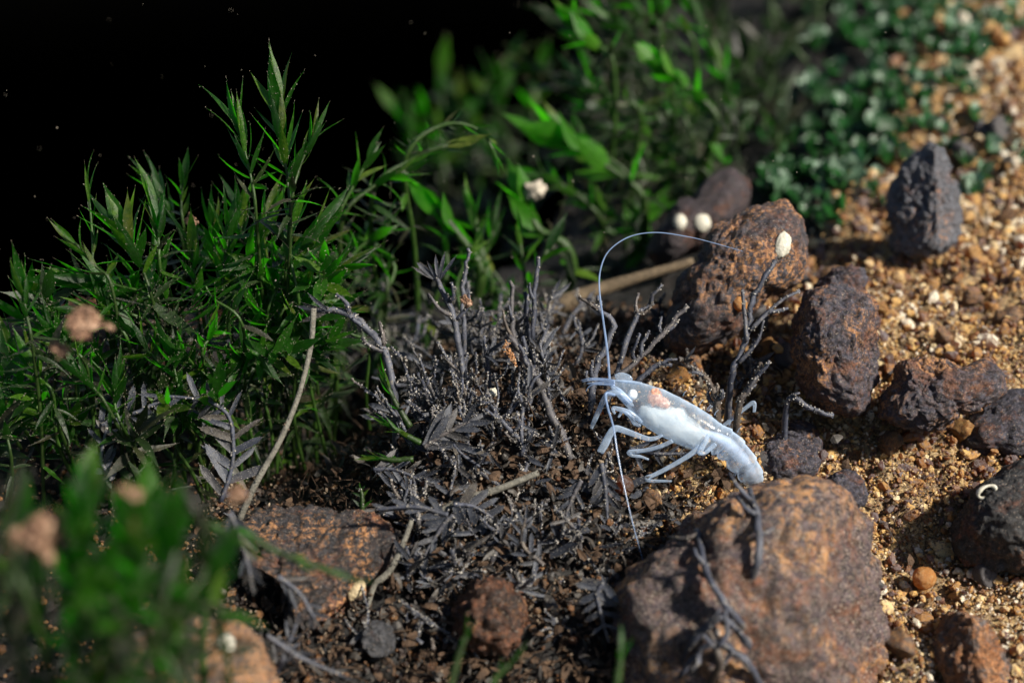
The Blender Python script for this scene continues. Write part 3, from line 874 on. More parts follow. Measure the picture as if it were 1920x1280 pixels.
bshoot(20.8, [(1060, 460), (1010, 430), (985, 380)], 6, 110, 'bright green spoon shaped moss shoot with a pale crumb on top', t0=.35, wide=18, narrow=4, rad=.07, wid=1.2, kind='lime')
for k_ in range(9):
    bx = R.uniform(620, 1000); by = R.uniform(520, 600); d = R.uniform(19.5, 21.5)
    bshoot(d, [(bx, by), (bx + R.uniform(-30, 30), by - 50), (bx + R.uniform(-60, 60), by - R.uniform(80, 130))], 8, 75, None)
lump('pale_crumb', P(1003, 358, 20.7), .13, .11, .11, 'pale crumb of silt on the spoon shaped shoot', 'silt', M_specks, 9, .35)
# far soft clump in the middle
for k_, (bx, by, d) in enumerate(((830, 330, 30), (900, 320, 31), (780, 340, 31), (960, 300, 30), (860, 260, 31), (930, 230, 30), (1000, 260, 29))):
    shoot(PP(d, (bx, by), (bx + R.uniform(-30, 30), by - 60), (bx + R.uniform(-40, 40), by - 130)), 10, px2u(75, d), 'far very soft green moss shoot standing in the dark water', 'far soft moss shoots in the dark water', 'green', wid=1.7, t0=.1)
# moss curtain at the back right
G4 = 'leafy moss shoots of the back curtain'
BK = [(1345, 225, 1290, 165, 1230, 120, 22.5), (1330, 330, 1250, 270, 1150, 240, 23), (1200, 360, 1120, 300, 1040, 250, 22.0), (1180, 330, 1100, 270, 1060, 240, 22.3), (1150, 120, 1110, 80, 1080, 40, 22.0),
      (1250, 130, 1190, 70, 1130, 30, 23), (1300, 80, 1260, 40, 1230, -10, 23.5), (1200, 210, 1140, 180, 1090, 150, 22.4), (1260, 220, 1180, 200, 1110, 200, 22.8), (1350, 150, 1330, 80, 1300, 20, 24),
      (1390, 250, 1370, 180, 1350, 120, 24), (1120, 400, 1060, 350, 1010, 330, 22.0), (1300, 260, 1270, 200, 1250, 150, 23.5), (1240, 60, 1200, 20, 1170, -20, 22.8),
      (1200, 440, 1150, 400, 1110, 380, 22.2), (1280, 390, 1240, 340, 1200, 310, 23.5),]
for i, (a, b, c, d_, e, f, z) in enumerate(BK):
    lab = {0: 'bright lime moss shoot with a thick glowing stem in the back curtain', 2: 'long green moss shoot sweeping down towards the purplish rock', 4: 'rounded glowing green tip of the back curtain against black water'}.get(i)
    shoot(PP(z, (a, b), (c, d_), (e, f)), 13 if i != 2 else 10, px2u(78 if i != 2 else 120, z), lab or 'soft leafy moss shoot hanging in the back curtain', None if lab else G4, 'lime' if lab else 'bright' if i % 2 else 'green', t0=.12, wide=55, narrow=15, rad=.05 if i in (0, 2) else .03, wid=1.2)
for i in range(24):
    z = R.uniform(23.0, 26.5); bx = R.uniform(1050, 1340); by = R.uniform(60, 400)
    shoot(PP(z, (bx, by), (bx - R.uniform(-20, 50), by - 45), (bx - R.uniform(-20, 90), by - R.uniform(60, 100))), 9, px2u(95, z), 'soft leafy moss shoot hanging in the back curtain', G4, R.choice(('green', 'old', 'old', 'old')), t0=.1, wid=1.6)

for i in range(26):  # dark shoots added over the lit mud so this gap reads black
    bx = R.uniform(1340, 1540); by = R.uniform(40, 380) if bx < 1480 else R.uniform(0, 140)
    z = gd(bx, by) - .1
    shoot(PP(z, (bx, by), (bx - R.uniform(-20, 30), by - 40), (bx - R.uniform(-30, 50), by - R.uniform(60, 100))), 10, px2u(75, z), 'dark dull moss shoot added to blacken the gap between the curtain and the upper bank', 'dark moss shoots added to blacken the gap', 'old', t0=.1, wid=1.5)
# liverwort tufts on the upper bank
tufts = []
for k in range(7):
    V, Fc, M = [], [], []
    rnd = random.Random(700 + k)
    for q_ in range(rnd.randint(4, 6)):
        me = rnd.choice(LV['teal'])
        an = rnd.uniform(0, 6.28); el = rnd.uniform(.3, 1.2)
        dv = Vector((math.cos(an) * math.cos(el), math.sin(an) * math.cos(el), math.sin(el)))
        x = dv.cross(Vector((0, 0, 1))).normalized(); z = x.cross(dv)
        s = rnd.uniform(.6, 1)
        v0 = len(V)
        for v in me.vertices:
            V.append((x * v.co.x + dv * v.co.y + z * v.co.z) * s + dv * 0.06)
        for pl in me.polygons:
            Fc.append(tuple(v0 + a for a in pl.vertices)); M.append(pl.material_index)
    tufts.append(mesh_data('liverwort_tuft', V, Fc, [M_teal, M_specks], True, M))
cnt = 0; tries = 0
while cnt < 280 and tries < 9000:
    tries += 1
    y = R.uniform(4.5, 13.5)
    e = float(sand_edge(y))
    x = e + R.gauss(-0.7, 0.8)
    if R.random() < 0.14: x = e + R.uniform(0.3, 2.2)
    p = Vector((x, y, H(x, y)))
    rel = p - CAM; dd = rel.dot(F); px_ = 960 + rel.x / (K * dd); py_ = 640 - rel.dot(U) / (K * dd)
    if not (1380 < px_ < 1930 and -40 < py_ < 480):
        continue
    o = obj('liverwort_tuft', R.choice(tufts), None, p + Vector((0, 0, 0.02)))
    s = R.uniform(.17, .34)
    o.scale = (s, s, s); o.rotation_euler = (R.uniform(-.4, .4), R.uniform(-.4, .4), R.uniform(0, 6.28))
    tag(o, 'small tuft of round pale green leaves on the upper bank', 'liverwort', 'pale green liverwort tufts creeping over the upper bank')
    cnt += 1

# ------------------------------------------------------------------ dead grey stems
def fuzzy_tube(pts, radii, sides=6, fuzz=1.0, rnd=R, knob=.22):
    """silt coated stem mesh: material 0 bark, 1 crumbs"""
    V, Fc = tube(pts, radii, sides, knob, rnd)
    M = [0] * len(Fc)
    fr = frames(pts)
    n = len(pts)
    total = sum((pts[i + 1] - pts[i]).length for i in range(n - 1))
    for k in range(int(total * 46 * fuzz)):
        f_ = rnd.uniform(0, n - 1.001); i = int(f_)
        an = rnd.uniform(0, 6.28)
        t_, a, b = fr[i]
        p = pts[i].lerp(pts[i + 1], f_ - i) + (a * math.cos(an) + b * math.sin(an)) * radii[i] * rnd.uniform(.8, 1.25)
        crumb(V, Fc, M, p, rnd.uniform(.004, .013), 1 if rnd.random() < .7 else 0, rnd)
    return V, Fc, M

def wig(pts, n, amp):
    C = catmull(pts, n)
    return [c + Vector((R.uniform(-1, 1), R.uniform(-1, 1), R.uniform(-1, 1))) * amp * (0.3 + i / n) for i, c in enumerate(C)]

def dead_stem(pts, label, group=None, rad=.032, twigs=3, tw_len=.35, fuzz=1.0, tuft=False, rooted=True, leaves=0, name='dead_moss_stem', mat=None, cat='dead moss'):
    pts = [Vector(p) for p in pts]
    if rooted:
        g = stem_to_ground(pts[0])
        if g.z < pts[0].z - .1:
            pts = [g] + pts
    root = thing(name, label, cat, pts[0], group)
    L = sum((pts[i + 1] - pts[i]).length for i in range(len(pts) - 1))
    n = max(8, int(L / .07))
    C = wig([p - root.location for p in pts], n, .014)
    V, Fc, M = fuzzy_tube(C, lerp_list([rad * 1.15, rad, rad * .75], n), 6, fuzz)
    mats = [mat or M_dead, M_silt]
    obj('stem', mesh_data('stem', V, Fc, mats, True, M), root)
    for k in range(twigs):
        i = R.randrange(n // 3, n - 1)
        dv = (C[min(i + 2, n - 1)] - C[max(i - 2, 0)]).normalized()
        side = Vector((R.uniform(-1, 1), R.uniform(-.6, .6), R.uniform(-.2, 1))).normalized()
        tl = tw_len * R.uniform(.5, 1.2)
        d2 = (dv * .7 + side).normalized()
        m = max(5, int(tl / .06))
        C2 = wig([C[i], C[i] + d2 * tl * .5, C[i] + (d2 + dv * .5).normalized() * tl], m, .012)
        V, Fc, M = fuzzy_tube(C2, lerp_list([rad * .8, rad * .65, rad * .4], m), 5, fuzz * 1.2)
        obj('twig', mesh_data('twig', V, Fc, mats, True, M), root)
    for k in range(leaves):
        i = R.randrange(n // 4, n - 1)
        dv = (C[min(i + 2, n - 1)] - C[max(i - 2, 0)]).normalized()
        d2 = (dv * R.uniform(.2, 1) + Vector((R.uniform(-1, 1), R.uniform(-1, .4), R.uniform(-.7, .5)))).normalized()
        put_leaf(root, 'grey', C[i] + root.location, d2, Vector((R.uniform(-.5, .5), -1, .5)), R.uniform(.14, .30), R.uniform(.6, 1.0))
    if tuft:
        for k in range(7):
            d2 = ((C[-1] - C[-3]).normalized() + Vector((R.uniform(-.7, .7), R.uniform(-.6, .6), R.uniform(-.5, .5)))).normalized()
            put_leaf(root, 'grey', C[-2] + root.location, d2, Vector((0, -1, .3)), R.uniform(.2, .34), .7)
    return root

dead_stem(PP(17, (880, 760), (862, 660), (845, 580), (815, 520)), 'tall dead stem ending in a brush of fine strands', None, .034, 3, .3, 1.2, True)
dead_stem(PP(17.5, (1010, 720), (1000, 640), (1002, 560), (1010, 482)), 'tall straight bare dead stem rising above the thicket', None, .030, 2, .3, .6)
dead_stem(PP(17.6, (985, 720), (962, 630), (958, 525)), 'straight dead stem, slightly shorter than the bare one next to it', None, .030, 2, .3, .7)
dead_stem(PP(17.6, (1000, 690), (988, 620), (985, 548)), 'straight dead stem standing close against the bare tall stem', None, .032, 1, .3, .7)
dead_stem(PP(17.4, (870, 640), (868, 540), (880, 465)), 'thin dark dead stem slanting up behind the brush tipped stem', None, .026, 0, .3, .5)
dead_stem(PP(16.9, (740, 740), (720, 660), (670, 600), (610, 575)), 'dead stem bent over with hanging shreds by the bare stalk', None, .040, 5, .3, 2.2, True)
dead_stem(PP(17.0, (1110, 740), (1120, 680), (1150, 610), (1110, 572)), 'dead stem with a ragged knot behind the shrimp feeler', None, .034, 4, .28, 2.0)
dead_stem(PP(17.3, (1140, 760), (1165, 670), (1195, 590), (1225, 570)), 'dead stem hooked at the tip behind the shrimp head', None, .030, 3, .25, 1.2)
dead_stem(PP(17.2, (1140, 720), (1180, 690), (1240, 630), (1290, 570)), 'long silty twig leaning towards the leaning rock', None, .030, 4, .28, 1.4)
dead_stem(PP(17.1, (1180, 740), (1220, 690), (1258, 680)), 'short silty twig poking out above the shrimp back', None, .030, 2, .2, 1.4)
dead_stem(PP(16.8, (1080, 880), (1040, 790), (1000, 700), (955, 630)), 'stout dead stem leaning across the thicket with an orange crust', None, .042, 4, .3, 1.6)
floc(P(965, 672, 16.75), .08, .2, .07, 'orange crumbly crust on the stout leaning dead stem', 'crust', M_orange, 14, .55)
floc(P(878, 566, 16.95), .15, .10, .08, 'pinkish tan floc caught beside the brush tipped stem', 'floc', M_tan, 15, -.5)
lump('white_flake', P(925, 735, 16.8), .05, .04, .03, 'tiny cream flake among the dead stems', 'flake', M_white, 16, .3)
def near_shrimp(x, y, r):
    t = max(0, min(1, ((x - 1143) * 287 + (y - 715) * 175) / (287 ** 2 + 175 ** 2)))
    return math.hypot(x - 1143 - 287 * t, y - 715 - 175 * t) < r

def pot(n, xr, yr, dj, hr, lean, where, **k):
    for i in range(n):
        bx = R.uniform(*xr); by = R.uniform(*yr)
        d = gd(bx, by) - R.uniform(0, dj)
        h = R.uniform(*hr); ln = R.gauss(0, lean)
        tip = (bx + h * math.sin(ln), by - h * math.cos(ln), d + R.uniform(-.35, .35))
        if near_shrimp(tip[0], tip[1], 95) or near_shrimp(bx, by, 60) or near_shrimp((bx + tip[0]) / 2, (by + tip[1]) / 2, 80):
            continue
        mid = ((bx + tip[0]) / 2 + R.uniform(-18, 18), (by + tip[1]) / 2, d + R.uniform(-.15, .15))
        dead_stem([P(bx, by, d), P(*mid), P(*tip)], 'short silt coated dead moss stem ' + where, 'dead moss stems ' + where, R.uniform(.011, .027), R.randint(2, 5), R.uniform(.14, .34), R.uniform(2.0, 3.8), leaves=R.choice((0, 3, 6, 9)), **k)
pot(58, (740, 1120), (690, 840), .3, (60, 150), .65, 'on the crown of the thicket mound')
pot(24, (610, 820), (630, 730), .4, (70, 130), .8, 'between the green clump and the thicket mound')
pot(26, (860, 1110), (640, 710), .25, (70, 140), .5, 'along the far rim of the thicket mound')
pot(22, (1040, 1330), (720, 900), .12, (40, 100), .9, 'around the shrimp')
pot(38, (740, 1200), (860, 1080), .12, (40, 100), 1.0, 'on the near slope under the thicket')
pot(30, (640, 1170), (1000, 1210), .12, (35, 85), 1.1, 'at the foot of the mound above the lower edge')
pot(8, (1250, 1450), (640, 760), .15, (50, 110), .6, 'between the shrimp and the leaning rock')
pot(9, (420, 660), (640, 780), .6, (60, 130), .8, 'in the dark hollow behind the bare stalk')

# branched twig between shrimp and barrel rock
tw = dead_stem(PP(17.0, (1372, 705), (1388, 670), (1404, 610), (1412, 560), (1452, 488)), 'forked dark twig standing between the shrimp and the barrel rock', None, .030, 0, .3, 1.0)
for path in ([(1400, 640), (1396, 590), (1392, 542)], [(1406, 620), (1440, 585), (1470, 560), (1500, 545)], [(1440, 585), (1462, 582), (1478, 578)], [(1385, 680), (1420, 640), (1432, 600)]):
    C = [p - tw.location for p in catmull(PP(16.95, *path), 12)]
    V, Fc, M = fuzzy_tube(C, lerp_list([.026, .022, .016], 12), 5, 1.2)
    obj('twig', mesh_data('twig', V, Fc, [M_dead, M_silt], True, M), tw)
dead_stem(PP(16.9, (1345, 760), (1330, 720), (1312, 700)), 'ragged silt tangle above the shrimp back', None, .034, 4, .2, 2.6)
dead_stem(PP(16.9, (1385, 760), (1410, 720), (1428, 680)), 'silty twig rising beside the shrimp hind leg', None, .032, 3, .2, 2.4)
dead_stem(PP(17.0, (1480, 748), (1520, 768), (1565, 782)), 'short grey twig lying at the foot of the barrel rock', None, .028, 3, .15, 1.4)

# bare stalks
def stalk(name, pts, r, label, mat, fuzz=.8, hook=None):
    root = thing(name, label, 'stalk', pts[0])
    n = 40
    C = [c - root.location for c in catmull(pts, n)]
    V, Fc, M = fuzzy_tube(C, lerp_list(r, n), 8, fuzz, R, .06)
    obj('stem', mesh_data('stem', V, Fc, [mat, M_crumb], True, M), root)
    return root
st = stalk('moss_stalk', PP(16.6, (448, 975, 16.7), (480, 905), (525, 825), (560, 740), (582, 650), (588, 578)), [.036, .030, .026, .030], 'long bare curved stalk standing at the edge of the dark hollow', M_stalk, .7)
for q_ in ((-.5, .7), (-.9, .4), (.3, .8)):
    put_leaf(st, 'grey', P(446, 972, 16.68), RT * q_[0] + U * q_[1], -F, .16, .6)
stalk('moss_stalk', PP(16.3, (828, 958), (870, 935), (930, 918), (1010, 886)), [.040, .038, .034, .03], 'pale knobbly stalk lying across the front of the thicket', M_stalk, 1.6)
stalk('moss_stalk', PP(16.0, (772, 975), (755, 1020), (730, 1070), (700, 1100), (688, 1150)), [.024, .03, .034, .022], 'grey curved stalk hanging down over the pitted rock', M_stalk, .8)
stalk('moss_stalk', PP(18.6, (260, 1000, 18), (330, 1050, 17), (420, 1110, 16)), [.04, .04, .03], 'dark stalk crossing under the blurred moss', M_dead, .8)
stalk('fallen_twig', PP(20.0, (1010, 590), (1090, 555), (1180, 525), (1300, 490)), [.13, .10, .07, .05], 'blurred tan twig lying towards the leaning rock', M_twig, .6)

# grey fronds with two rows of leaflets
def frond(pts, n, Lp, d, label, name='dead_frond', kind='grey', wid=1.0, both=True, tip=True, flip=1, ang=55, group=None):
    P_ = PP(d, *pts)
    root = thing(name, label, 'frond', P_[0], group)
    N = 24
    C = catmull(P_, N)
    V, Fc, M = fuzzy_tube([c - root.location for c in C], lerp_list([.026, .022, .014], N), 5, 1.0)
    obj('rachis', mesh_data('rachis', V, Fc, [M_dead if kind == 'grey' else M_gstem, M_silt], True, M), root)
    for k in range(n):
        u = (k + .5) / n
        i = min(N - 2, int(u * (N - 1)))
        T_ = (C[i + 1] - C[i]).normalized()
        sd = T_.cross(-F).normalized() * flip
        for s_ in ((1, -1) if both else (1,)):
            if R.random() < .1: continue
            a = math.radians(ang + R.uniform(-12, 12))
            dv = T_ * math.cos(a) + sd * s_ * math.sin(a) + F * R.uniform(-.35, .25)
            put_leaf(root, kind, C[i], dv, (-F + sd * R.uniform(-.4, .4)), px2u(Lp, d) * (1 - .45 * u) * R.uniform(.8, 1.15), wid)
    put_leaf(root, kind, C[-1], C[-1] - C[-3], -F, px2u(Lp, d) * .5, wid)
    return root
frond([(414, 940), (434, 880), (437, 820), (425, 775), (380, 750), (300, 742)], 11, 78, 16.6, 'grey feathery frond curling over beside the dark hollow', flip=1)
frond([(180, 800), (250, 775), (320, 752), (400, 790)], 8, 70, 16.9, 'grey frond reaching into the curled feathery frond', flip=-1)
frond([(210, 900), (190, 860), (200, 800)], 6, 60, 16.7, 'small crumpled grey frond under the tan lump')
frond([(850, 945), (890, 950), (945, 985)], 6, 62, 16.2, 'dark frond with triangular leaflets under the pale knobbly stalk', wid=1.5, ang=65)
frond([(850, 965), (830, 985), (790, 1050)], 5, 66, 16.1, 'grey frond hanging over the edge of the pitted rock', wid=1.1, ang=35)
frond([(795, 838), (830, 815), (880, 790)], 6, 82, 16.55, 'fan of long grey leaves in front of the thicket', wid=1.0, ang=32)
frond([(850, 830), (865, 850), (900, 875)], 4, 66, 16.55, 'low fan of grey leaves just under the long leaved fan', wid=.8, ang=30)
frond([(1128, 868), (1135, 920), (1140, 985)], 6, 58, 16.3, 'limp grey frond hanging below the shrimp front leg', wid=1.1, ang=40)
frond([(1090, 900), (1075, 930), (1060, 965)], 4, 55, 16.35, 'folded grey frond next to the limp hanging frond', wid=1.1, ang=40)
frond([(680, 960), (679, 930), (676, 915)], 3, 26, 16.6, 'tiny green tipped frond on the pitted rock', kind='green', wid=1.3)
frond([(840, 965), (780, 950), (705, 955)], 4, 48, 15.9, 'pale violet grey frond lying level over the pitted rock', wid=1.2, ang=25)
frond([(1130, 1090), (1120, 1120), (1135, 1180)], 6, 56, 15.4, 'blackish ragged frond against the largest rock', wid=1.3, ang=60)
frond([(1180, 840), (1230, 850), (1290, 850)], 5, 45, 16.75, 'broken grey frond lying under the shrimp belly', wid=1.0, ang=45)
frond([(1020, 1060), (980, 1020), (985, 970)], 5, 48, 16.0, 'upright silty frond in the dark litter', wid=1.0, ang=40)
frond([(700, 880), (740, 880), (790, 900)], 5, 55, 16.6, 'silty frond at the foot of the green tipped tufts', wid=1.0, ang=50)
for (b, m_, t, lab) in (((770, 800), (745, 760), (722, 715), 'green tipped tuft, uppermost of three on the side of the thicket'), ((790, 830), (760, 815), (728, 795), 'green tipped tuft, middle of three on the side of the thicket'),
                        ((775, 860), (740, 862), (710, 858), 'green tipped tuft, lowest of three on the side of the thicket')):
    shoot(PP(16.6, b, m_, t), 8, px2u(52, 16.6), lab, None, 'green', t0=.35, wide=35, narrow=8, rooted=False, wid=1.1)

# fine debris on the litter mound: crumbs, flakes and hair roots that cannot be counted
def debris(n, yr, xr, s0, s1):
    x = rg.uniform(*xr, n); y = rg.uniform(*yr, n)
    k = x < sand_edge(y) + 0.3
    x, y = x[k], y[k]
    z = HH(np.stack([x, y], 1))
    for i in range(len(x)):
        z[i] += ground_bump(x[i], y[i])
    return np.stack([x, y, z + np.abs(rg.normal(0, .09, len(x)))], 1), rg.uniform(s0, s1, len(x))
p_, s_ = debris(9000, (-4.5, 3.2), (-3.2, 3.2), .006, .020)
tag(obj('silt_debris', scatter_mesh('silt_debris', p_, s_, GPS, M_crumb, rg)), 'pale silt crumbs strewn through the dead moss litter', 'silt', kind='stuff')
V, Fc, M = [], [], []
for i in range(1500):
    x = R.gauss(0.2, 1.6); y = R.uniform(-4, 2.6)
    p0 = Vector((x, y, H(x, y)))
    d1 = Vector((R.uniform(-1, 1), R.uniform(-1, 1), R.uniform(-.1, 1))).normalized()
    L_ = R.uniform(.1, .38)
    c_ = [p0, p0 + d1 * L_ * .5 + Vector((R.uniform(-.06, .06), 0, R.uniform(-.03, .06))), p0 + d1 * L_]
    v, f = tube(catmull(c_, 5), [.008, .008, .007, .006, .004], 3, 0, R, len(V))
    V += v; Fc += f
tag(obj('root_hairs', mesh_data('root_hairs', V, Fc, M_fibre)), 'brown hair fine rootlets matted in the dead moss litter', 'rootlets', kind='stuff')
# shreds of rotting leaf
V, Fc, M = [], [], []
for i in range(5200):
    x = R.gauss(0.1, 1.5); y = R.uniform(-4, 2.8)
    p0 = Vector((x, y, H(x, y) + abs(R.gauss(0, .09))))
    dv = Vector((R.uniform(-1, 1), R.uniform(-1, 1), R.uniform(-.3, .9))).normalized()
    sd = dv.orthogonal().normalized(); sd.rotate(Matrix.Rotation(R.uniform(0, 6.28), 3, dv))
    L_ = R.uniform(.05, .17); w_ = L_ * R.uniform(.12, .4); up = sd.cross(dv) * w_ * .5
    v0 = len(V)
    for q_, (t, w2) in enumerate(((0, .6), (.35, 1), (.7, .8), (1, .25))):
        c_ = p0 + dv * t * L_ + up * math.sin(t * 3.1) * 1.2
        V += [c_ - sd * w_ * w2 * R.uniform(.7, 1.2), c_ + up * .5, c_ + sd * w_ * w2 * R.uniform(.7, 1.2)]
    for q_ in range(3):
        a = v0 + q_ * 3
        Fc += [(a, a + 1, a + 4, a + 3), (a + 1, a + 2, a + 5, a + 4)]
    mi = 0 if R.random() < .35 else 1
    M += [mi] * 6
tag(obj('leaf_shreds', mesh_data('leaf_shreds', V, Fc, [M_grey, M_fibre], False, M)), 'grey and brown shreds of rotted leaf matted over the mound', 'litter', kind='stuff')
# broken leaf litter of the mound
cnt = 0
for i in range(280):
    bx = R.uniform(700, 1330); by = R.uniform(700, 1120)
    if near_shrimp(bx, by, 125):
        continue
    d = gd(bx, by) - .06
    p0 = P(bx, by, d)
    o = obj('leaf_fragment', R.choice(LV['grey']), None, p0)
    s = R.uniform(.16, .36)
    dv = Vector((R.uniform(-1, 1), R.uniform(-.8, .3), R.uniform(-.2, .7))).normalized()
    x = dv.orthogonal().normalized(); z = x.cross(dv)
    M_ = (Matrix((x * s * R.uniform(.6, 1.1), dv * s, z * s)).transposed().to_4x4()); M_.translation = p0
    o.matrix_world = M_
    tag(o, 'small dead grey leaf fragment lying in the litter below the thicket', 'leaf', 'dead leaf fragments in the litter')

# tan lumps of floc caught in the moss
M_floc = M_tan
for (px_, py_, d, sx, sy, rot, lab) in ((150, 605, 13.6, .30, .23, .2, 'biggest pinkish tan lump of floc caught on the sharp moss clump'), (120, 655, 13.7, .14, .11, .0, 'small pinkish crumb hanging below the biggest tan lump'),
                                        (360, 412, 17.7, .10, .13, .5, 'tan crumb lodged high in the moss behind the rosette'), (90, 985, 11.2, .36, .26, .3, 'blurred tan lump lying on the blurred moss'),
                                        (230, 930, 11.4, .24, .15, -.4, 'long blurred tan lump on the blurred moss'), (445, 930, 12.4, .13, .10, 0, 'small blurred tan crumb at the end of the blurred moss')):
    floc(P(px_, py_, d), sx, sy, min(sx, sy), lab, 'floc', M_floc, px_ * .01, rot)
floc(P(1128, 862, 16.75), .20, .13, .12, 'pale silty clump the shrimp front leg rests on', 'silt', M_crumb, 41)
floc(P(1100, 905, 16.6), .24, .16, .14, 'brown silty clump under the limp grey frond', 'silt', M_crumb, 42)

# ------------------------------------------------------------------ blurred moss close to the lens
G5 = 'blurred moss shoots nearest the lens'
def fshoot(d, pts, n, Lpx, label=None, **k):
    k.setdefault('kind', 'bright')
    return shoot(PP(d, *pts), n, px2u(Lpx, d), label or 'strongly blurred green moss shoot hanging over the tan speckled rock', None if label else G5, **k)
fshoot(12.8, [(300, 1330), (310, 1080), (330, 960), (395, 985)], 7, 80, 'blurred green shoot arching over like a hook', t0=.7, wid=1.2)
fshoot(13.2, [(380, 1200), (430, 1000), (520, 1035), (640, 1078)], 4, 90, 'long blurred green blade pointing at the pitted rock', t0=.75, wide=15, narrow=3, wid=1.2)
for (bx, by, tx, ty, d, n) in ((150, 1300, 120, 1050, 12.4, 12), (220, 1300, 210, 1080, 12.6, 12), (80, 1300, 60, 1100, 12.8, 11), (300, 1320, 330, 1130, 12.6, 11), (180, 1200, 240, 1000, 13.0, 11),
                               (40, 1180, 30, 980, 13.4, 10), (120, 1100, 160, 930, 13.4, 10), (330, 1150, 290, 990, 13.2, 9), (420, 1180, 400, 1080, 13.2, 7), (250, 1080, 280, 940, 13.8, 9)):
    fshoot(d - 1.2, [(bx, by), ((bx + tx) / 2 + R.uniform(-20, 20), (by + ty) / 2), (tx, ty)], n, 105, None, wide=80, narrow=25, kind='broad', wid=1.3, rad=.02)
for k_ in range(12):
    tx = R.uniform(-20, 380); ty = R.uniform(930, 1180); d = R.uniform(10.6, 12.2)
    fshoot(d, [(tx + R.uniform(-60, 60), ty + 220), (tx + R.uniform(-20, 20), ty + 100), (tx, ty)], 11, 110, None, wide=70, narrow=15, kind=('broad', 'old', 'broad', 'old')[k_ % 4], wid=1.4, rad=.02)
for (b, m_, t, d, lab) in (((840, 1300), (860, 1230), (872, 1195), 13.6, 'pale green blade rising in front of the red brown lump'), ((905, 1320), (930, 1270), (955, 1245), 13.4, 'short blurred green blade beside the pale green blade'),
                           ((1150, 1320), (1160, 1260), (1165, 1225), 13.3, 'thin blurred blade at the foot of the largest rock')):
    shoot(PP(d, b, m_, t), 4, px2u(60, d), lab, None, 'green', t0=.3, wide=25, narrow=5, rooted=False)
# grey strands in front of the big rock
for pts, lab in (([(1400, 1180), (1350, 1120), (1318, 1060), (1300, 985)], 'thick blurred grey strand rising against the largest rock'), ([(1412, 1090), (1418, 1030), (1412, 960), (1400, 910)], 'thin blurred grey strand over the crest of the largest rock'),
                 ([(1280, 1250), (1300, 1190), (1350, 1150), (1400, 1210)], 'looping blurred grey strand on the face of the largest rock'), ([(1330, 1290), (1345, 1230), (1320, 1170)], 'short blurred grey strand low on the largest rock'),
                 ([(1430, 1290), (1390, 1230), (1330, 1200), (1270, 1260)], 'bowed blurred grey strand at the base of the largest rock')):
    q_ = [on_rock('big', *pts[0])[0] + F * .05] + [on_rock('big', *p_)[0] - F * .16 for p_ in pts[1:]]
    dead_stem(q_, lab, None, .034, 3, .3, .7, False, False, name='grey_strand')
frond([(430, 960), (455, 1020), (470, 1080)], 5, 70, 14.3, 'blurred grey frond drooping in front of the pitted rock', wid=1.1, ang=30)
frond([(520, 1080), (560, 1110), (590, 1160)], 5, 62, 14.8, 'pale grey frond draped over the pitted rock face', wid=.8, ang=35)
frond([(500, 1190), (560, 1230), (640, 1265)], 4, 60, 14.6, 'grey feathery frond lying beside the tan speckled rock', wid=.6, ang=25)
frond([(520, 1260), (540, 1210), (555, 1170)], 4, 52, 14.8, 'limp grey frond standing beside the tan speckled rock', wid=.8, ang=30)

# ------------------------------------------------------------------ shrimp
def shell_mat(name, colr, alpha_face, alpha_rim, trans=.35, white=0.0):
    m, nt, out = new_mat(name)
    lw = nd(nt, 'ShaderNodeLayerWeight'); lw.inputs['Blend'].default_value = .38
    n = noise_tex(nt, coords(nt), 12, 4, .6)
    c = mixc(nt, ramp(nt, n, [(.35, grey(0)), (.7, grey(1))]), tuple(x * .72 for x in colr), tuple(min(1, x * 1.08) for x in colr))
    p = nd(nt, 'ShaderNodeBsdfPrincipled')
    nt.links.new(c, p.inputs['Base Color'])
    p.inputs['Roughness'].default_value = .18
    p.inputs['Specular IOR Level'].default_value = .7
    nt.links.new(bump(nt, n, .15, .01), p.inputs['Normal'])
    tr = nd(nt, 'ShaderNodeBsdfTranslucent'); nt.links.new(c, tr.inputs['Color'])
    mx = nd(nt, 'ShaderNodeMixShader'); mx.inputs[0].default_value = trans
    nt.links.new(p.outputs[0], mx.inputs[1]); nt.links.new(tr.outputs[0], mx.inputs[2])
    tp = nd(nt, 'ShaderNodeBsdfTransparent')
    al = ramp(nt, lw.outputs['Facing'], [(0.05, grey(alpha_face)), (0.75, grey(alpha_rim))])
    m2 = nd(nt, 'ShaderNodeMixShader')
    nt.links.new(al, m2.inputs[0]); nt.links.new(tp.outputs[0], m2.inputs[1]); nt.links.new(mx.outputs[0], m2.inputs[2])
    nt.links.new(m2.outputs[0], out.inputs['Surface'])
    return m
M_shell = shell_mat('shrimp_shell', (.60, .74, .91), .24, .95, .5)
M_limb = shell_mat('shrimp_limb', (.58, .72, .90), .34, .90, .5)
M_feeler = shell_mat('shrimp_feeler', (.32, .45, .68), .5, .85)
M_flesh = plain('shrimp_flesh', [(.3, (.42, .55, .76)), (.7, (.62, .72, .88))], 9, .35, .5, .01, 30)
M_gland = plain('shrimp_gland', [(.3, (.58, .66, .68)), (.7, (.80, .84, .82))], 7, .5, .4, .02, 22)
M_stom = plain('shrimp_stomach', [(.3, (.22, .075, .045)), (.55, (.45, .22, .14)), (.75, (.68, .50, .40))], 26, .5, .4, .02, 40)
M_eye = plain('shrimp_eye', [(.3, (.70, .72, .72)), (.7, (.85, .85, .84))], 5, .35, .5, .005, 20)

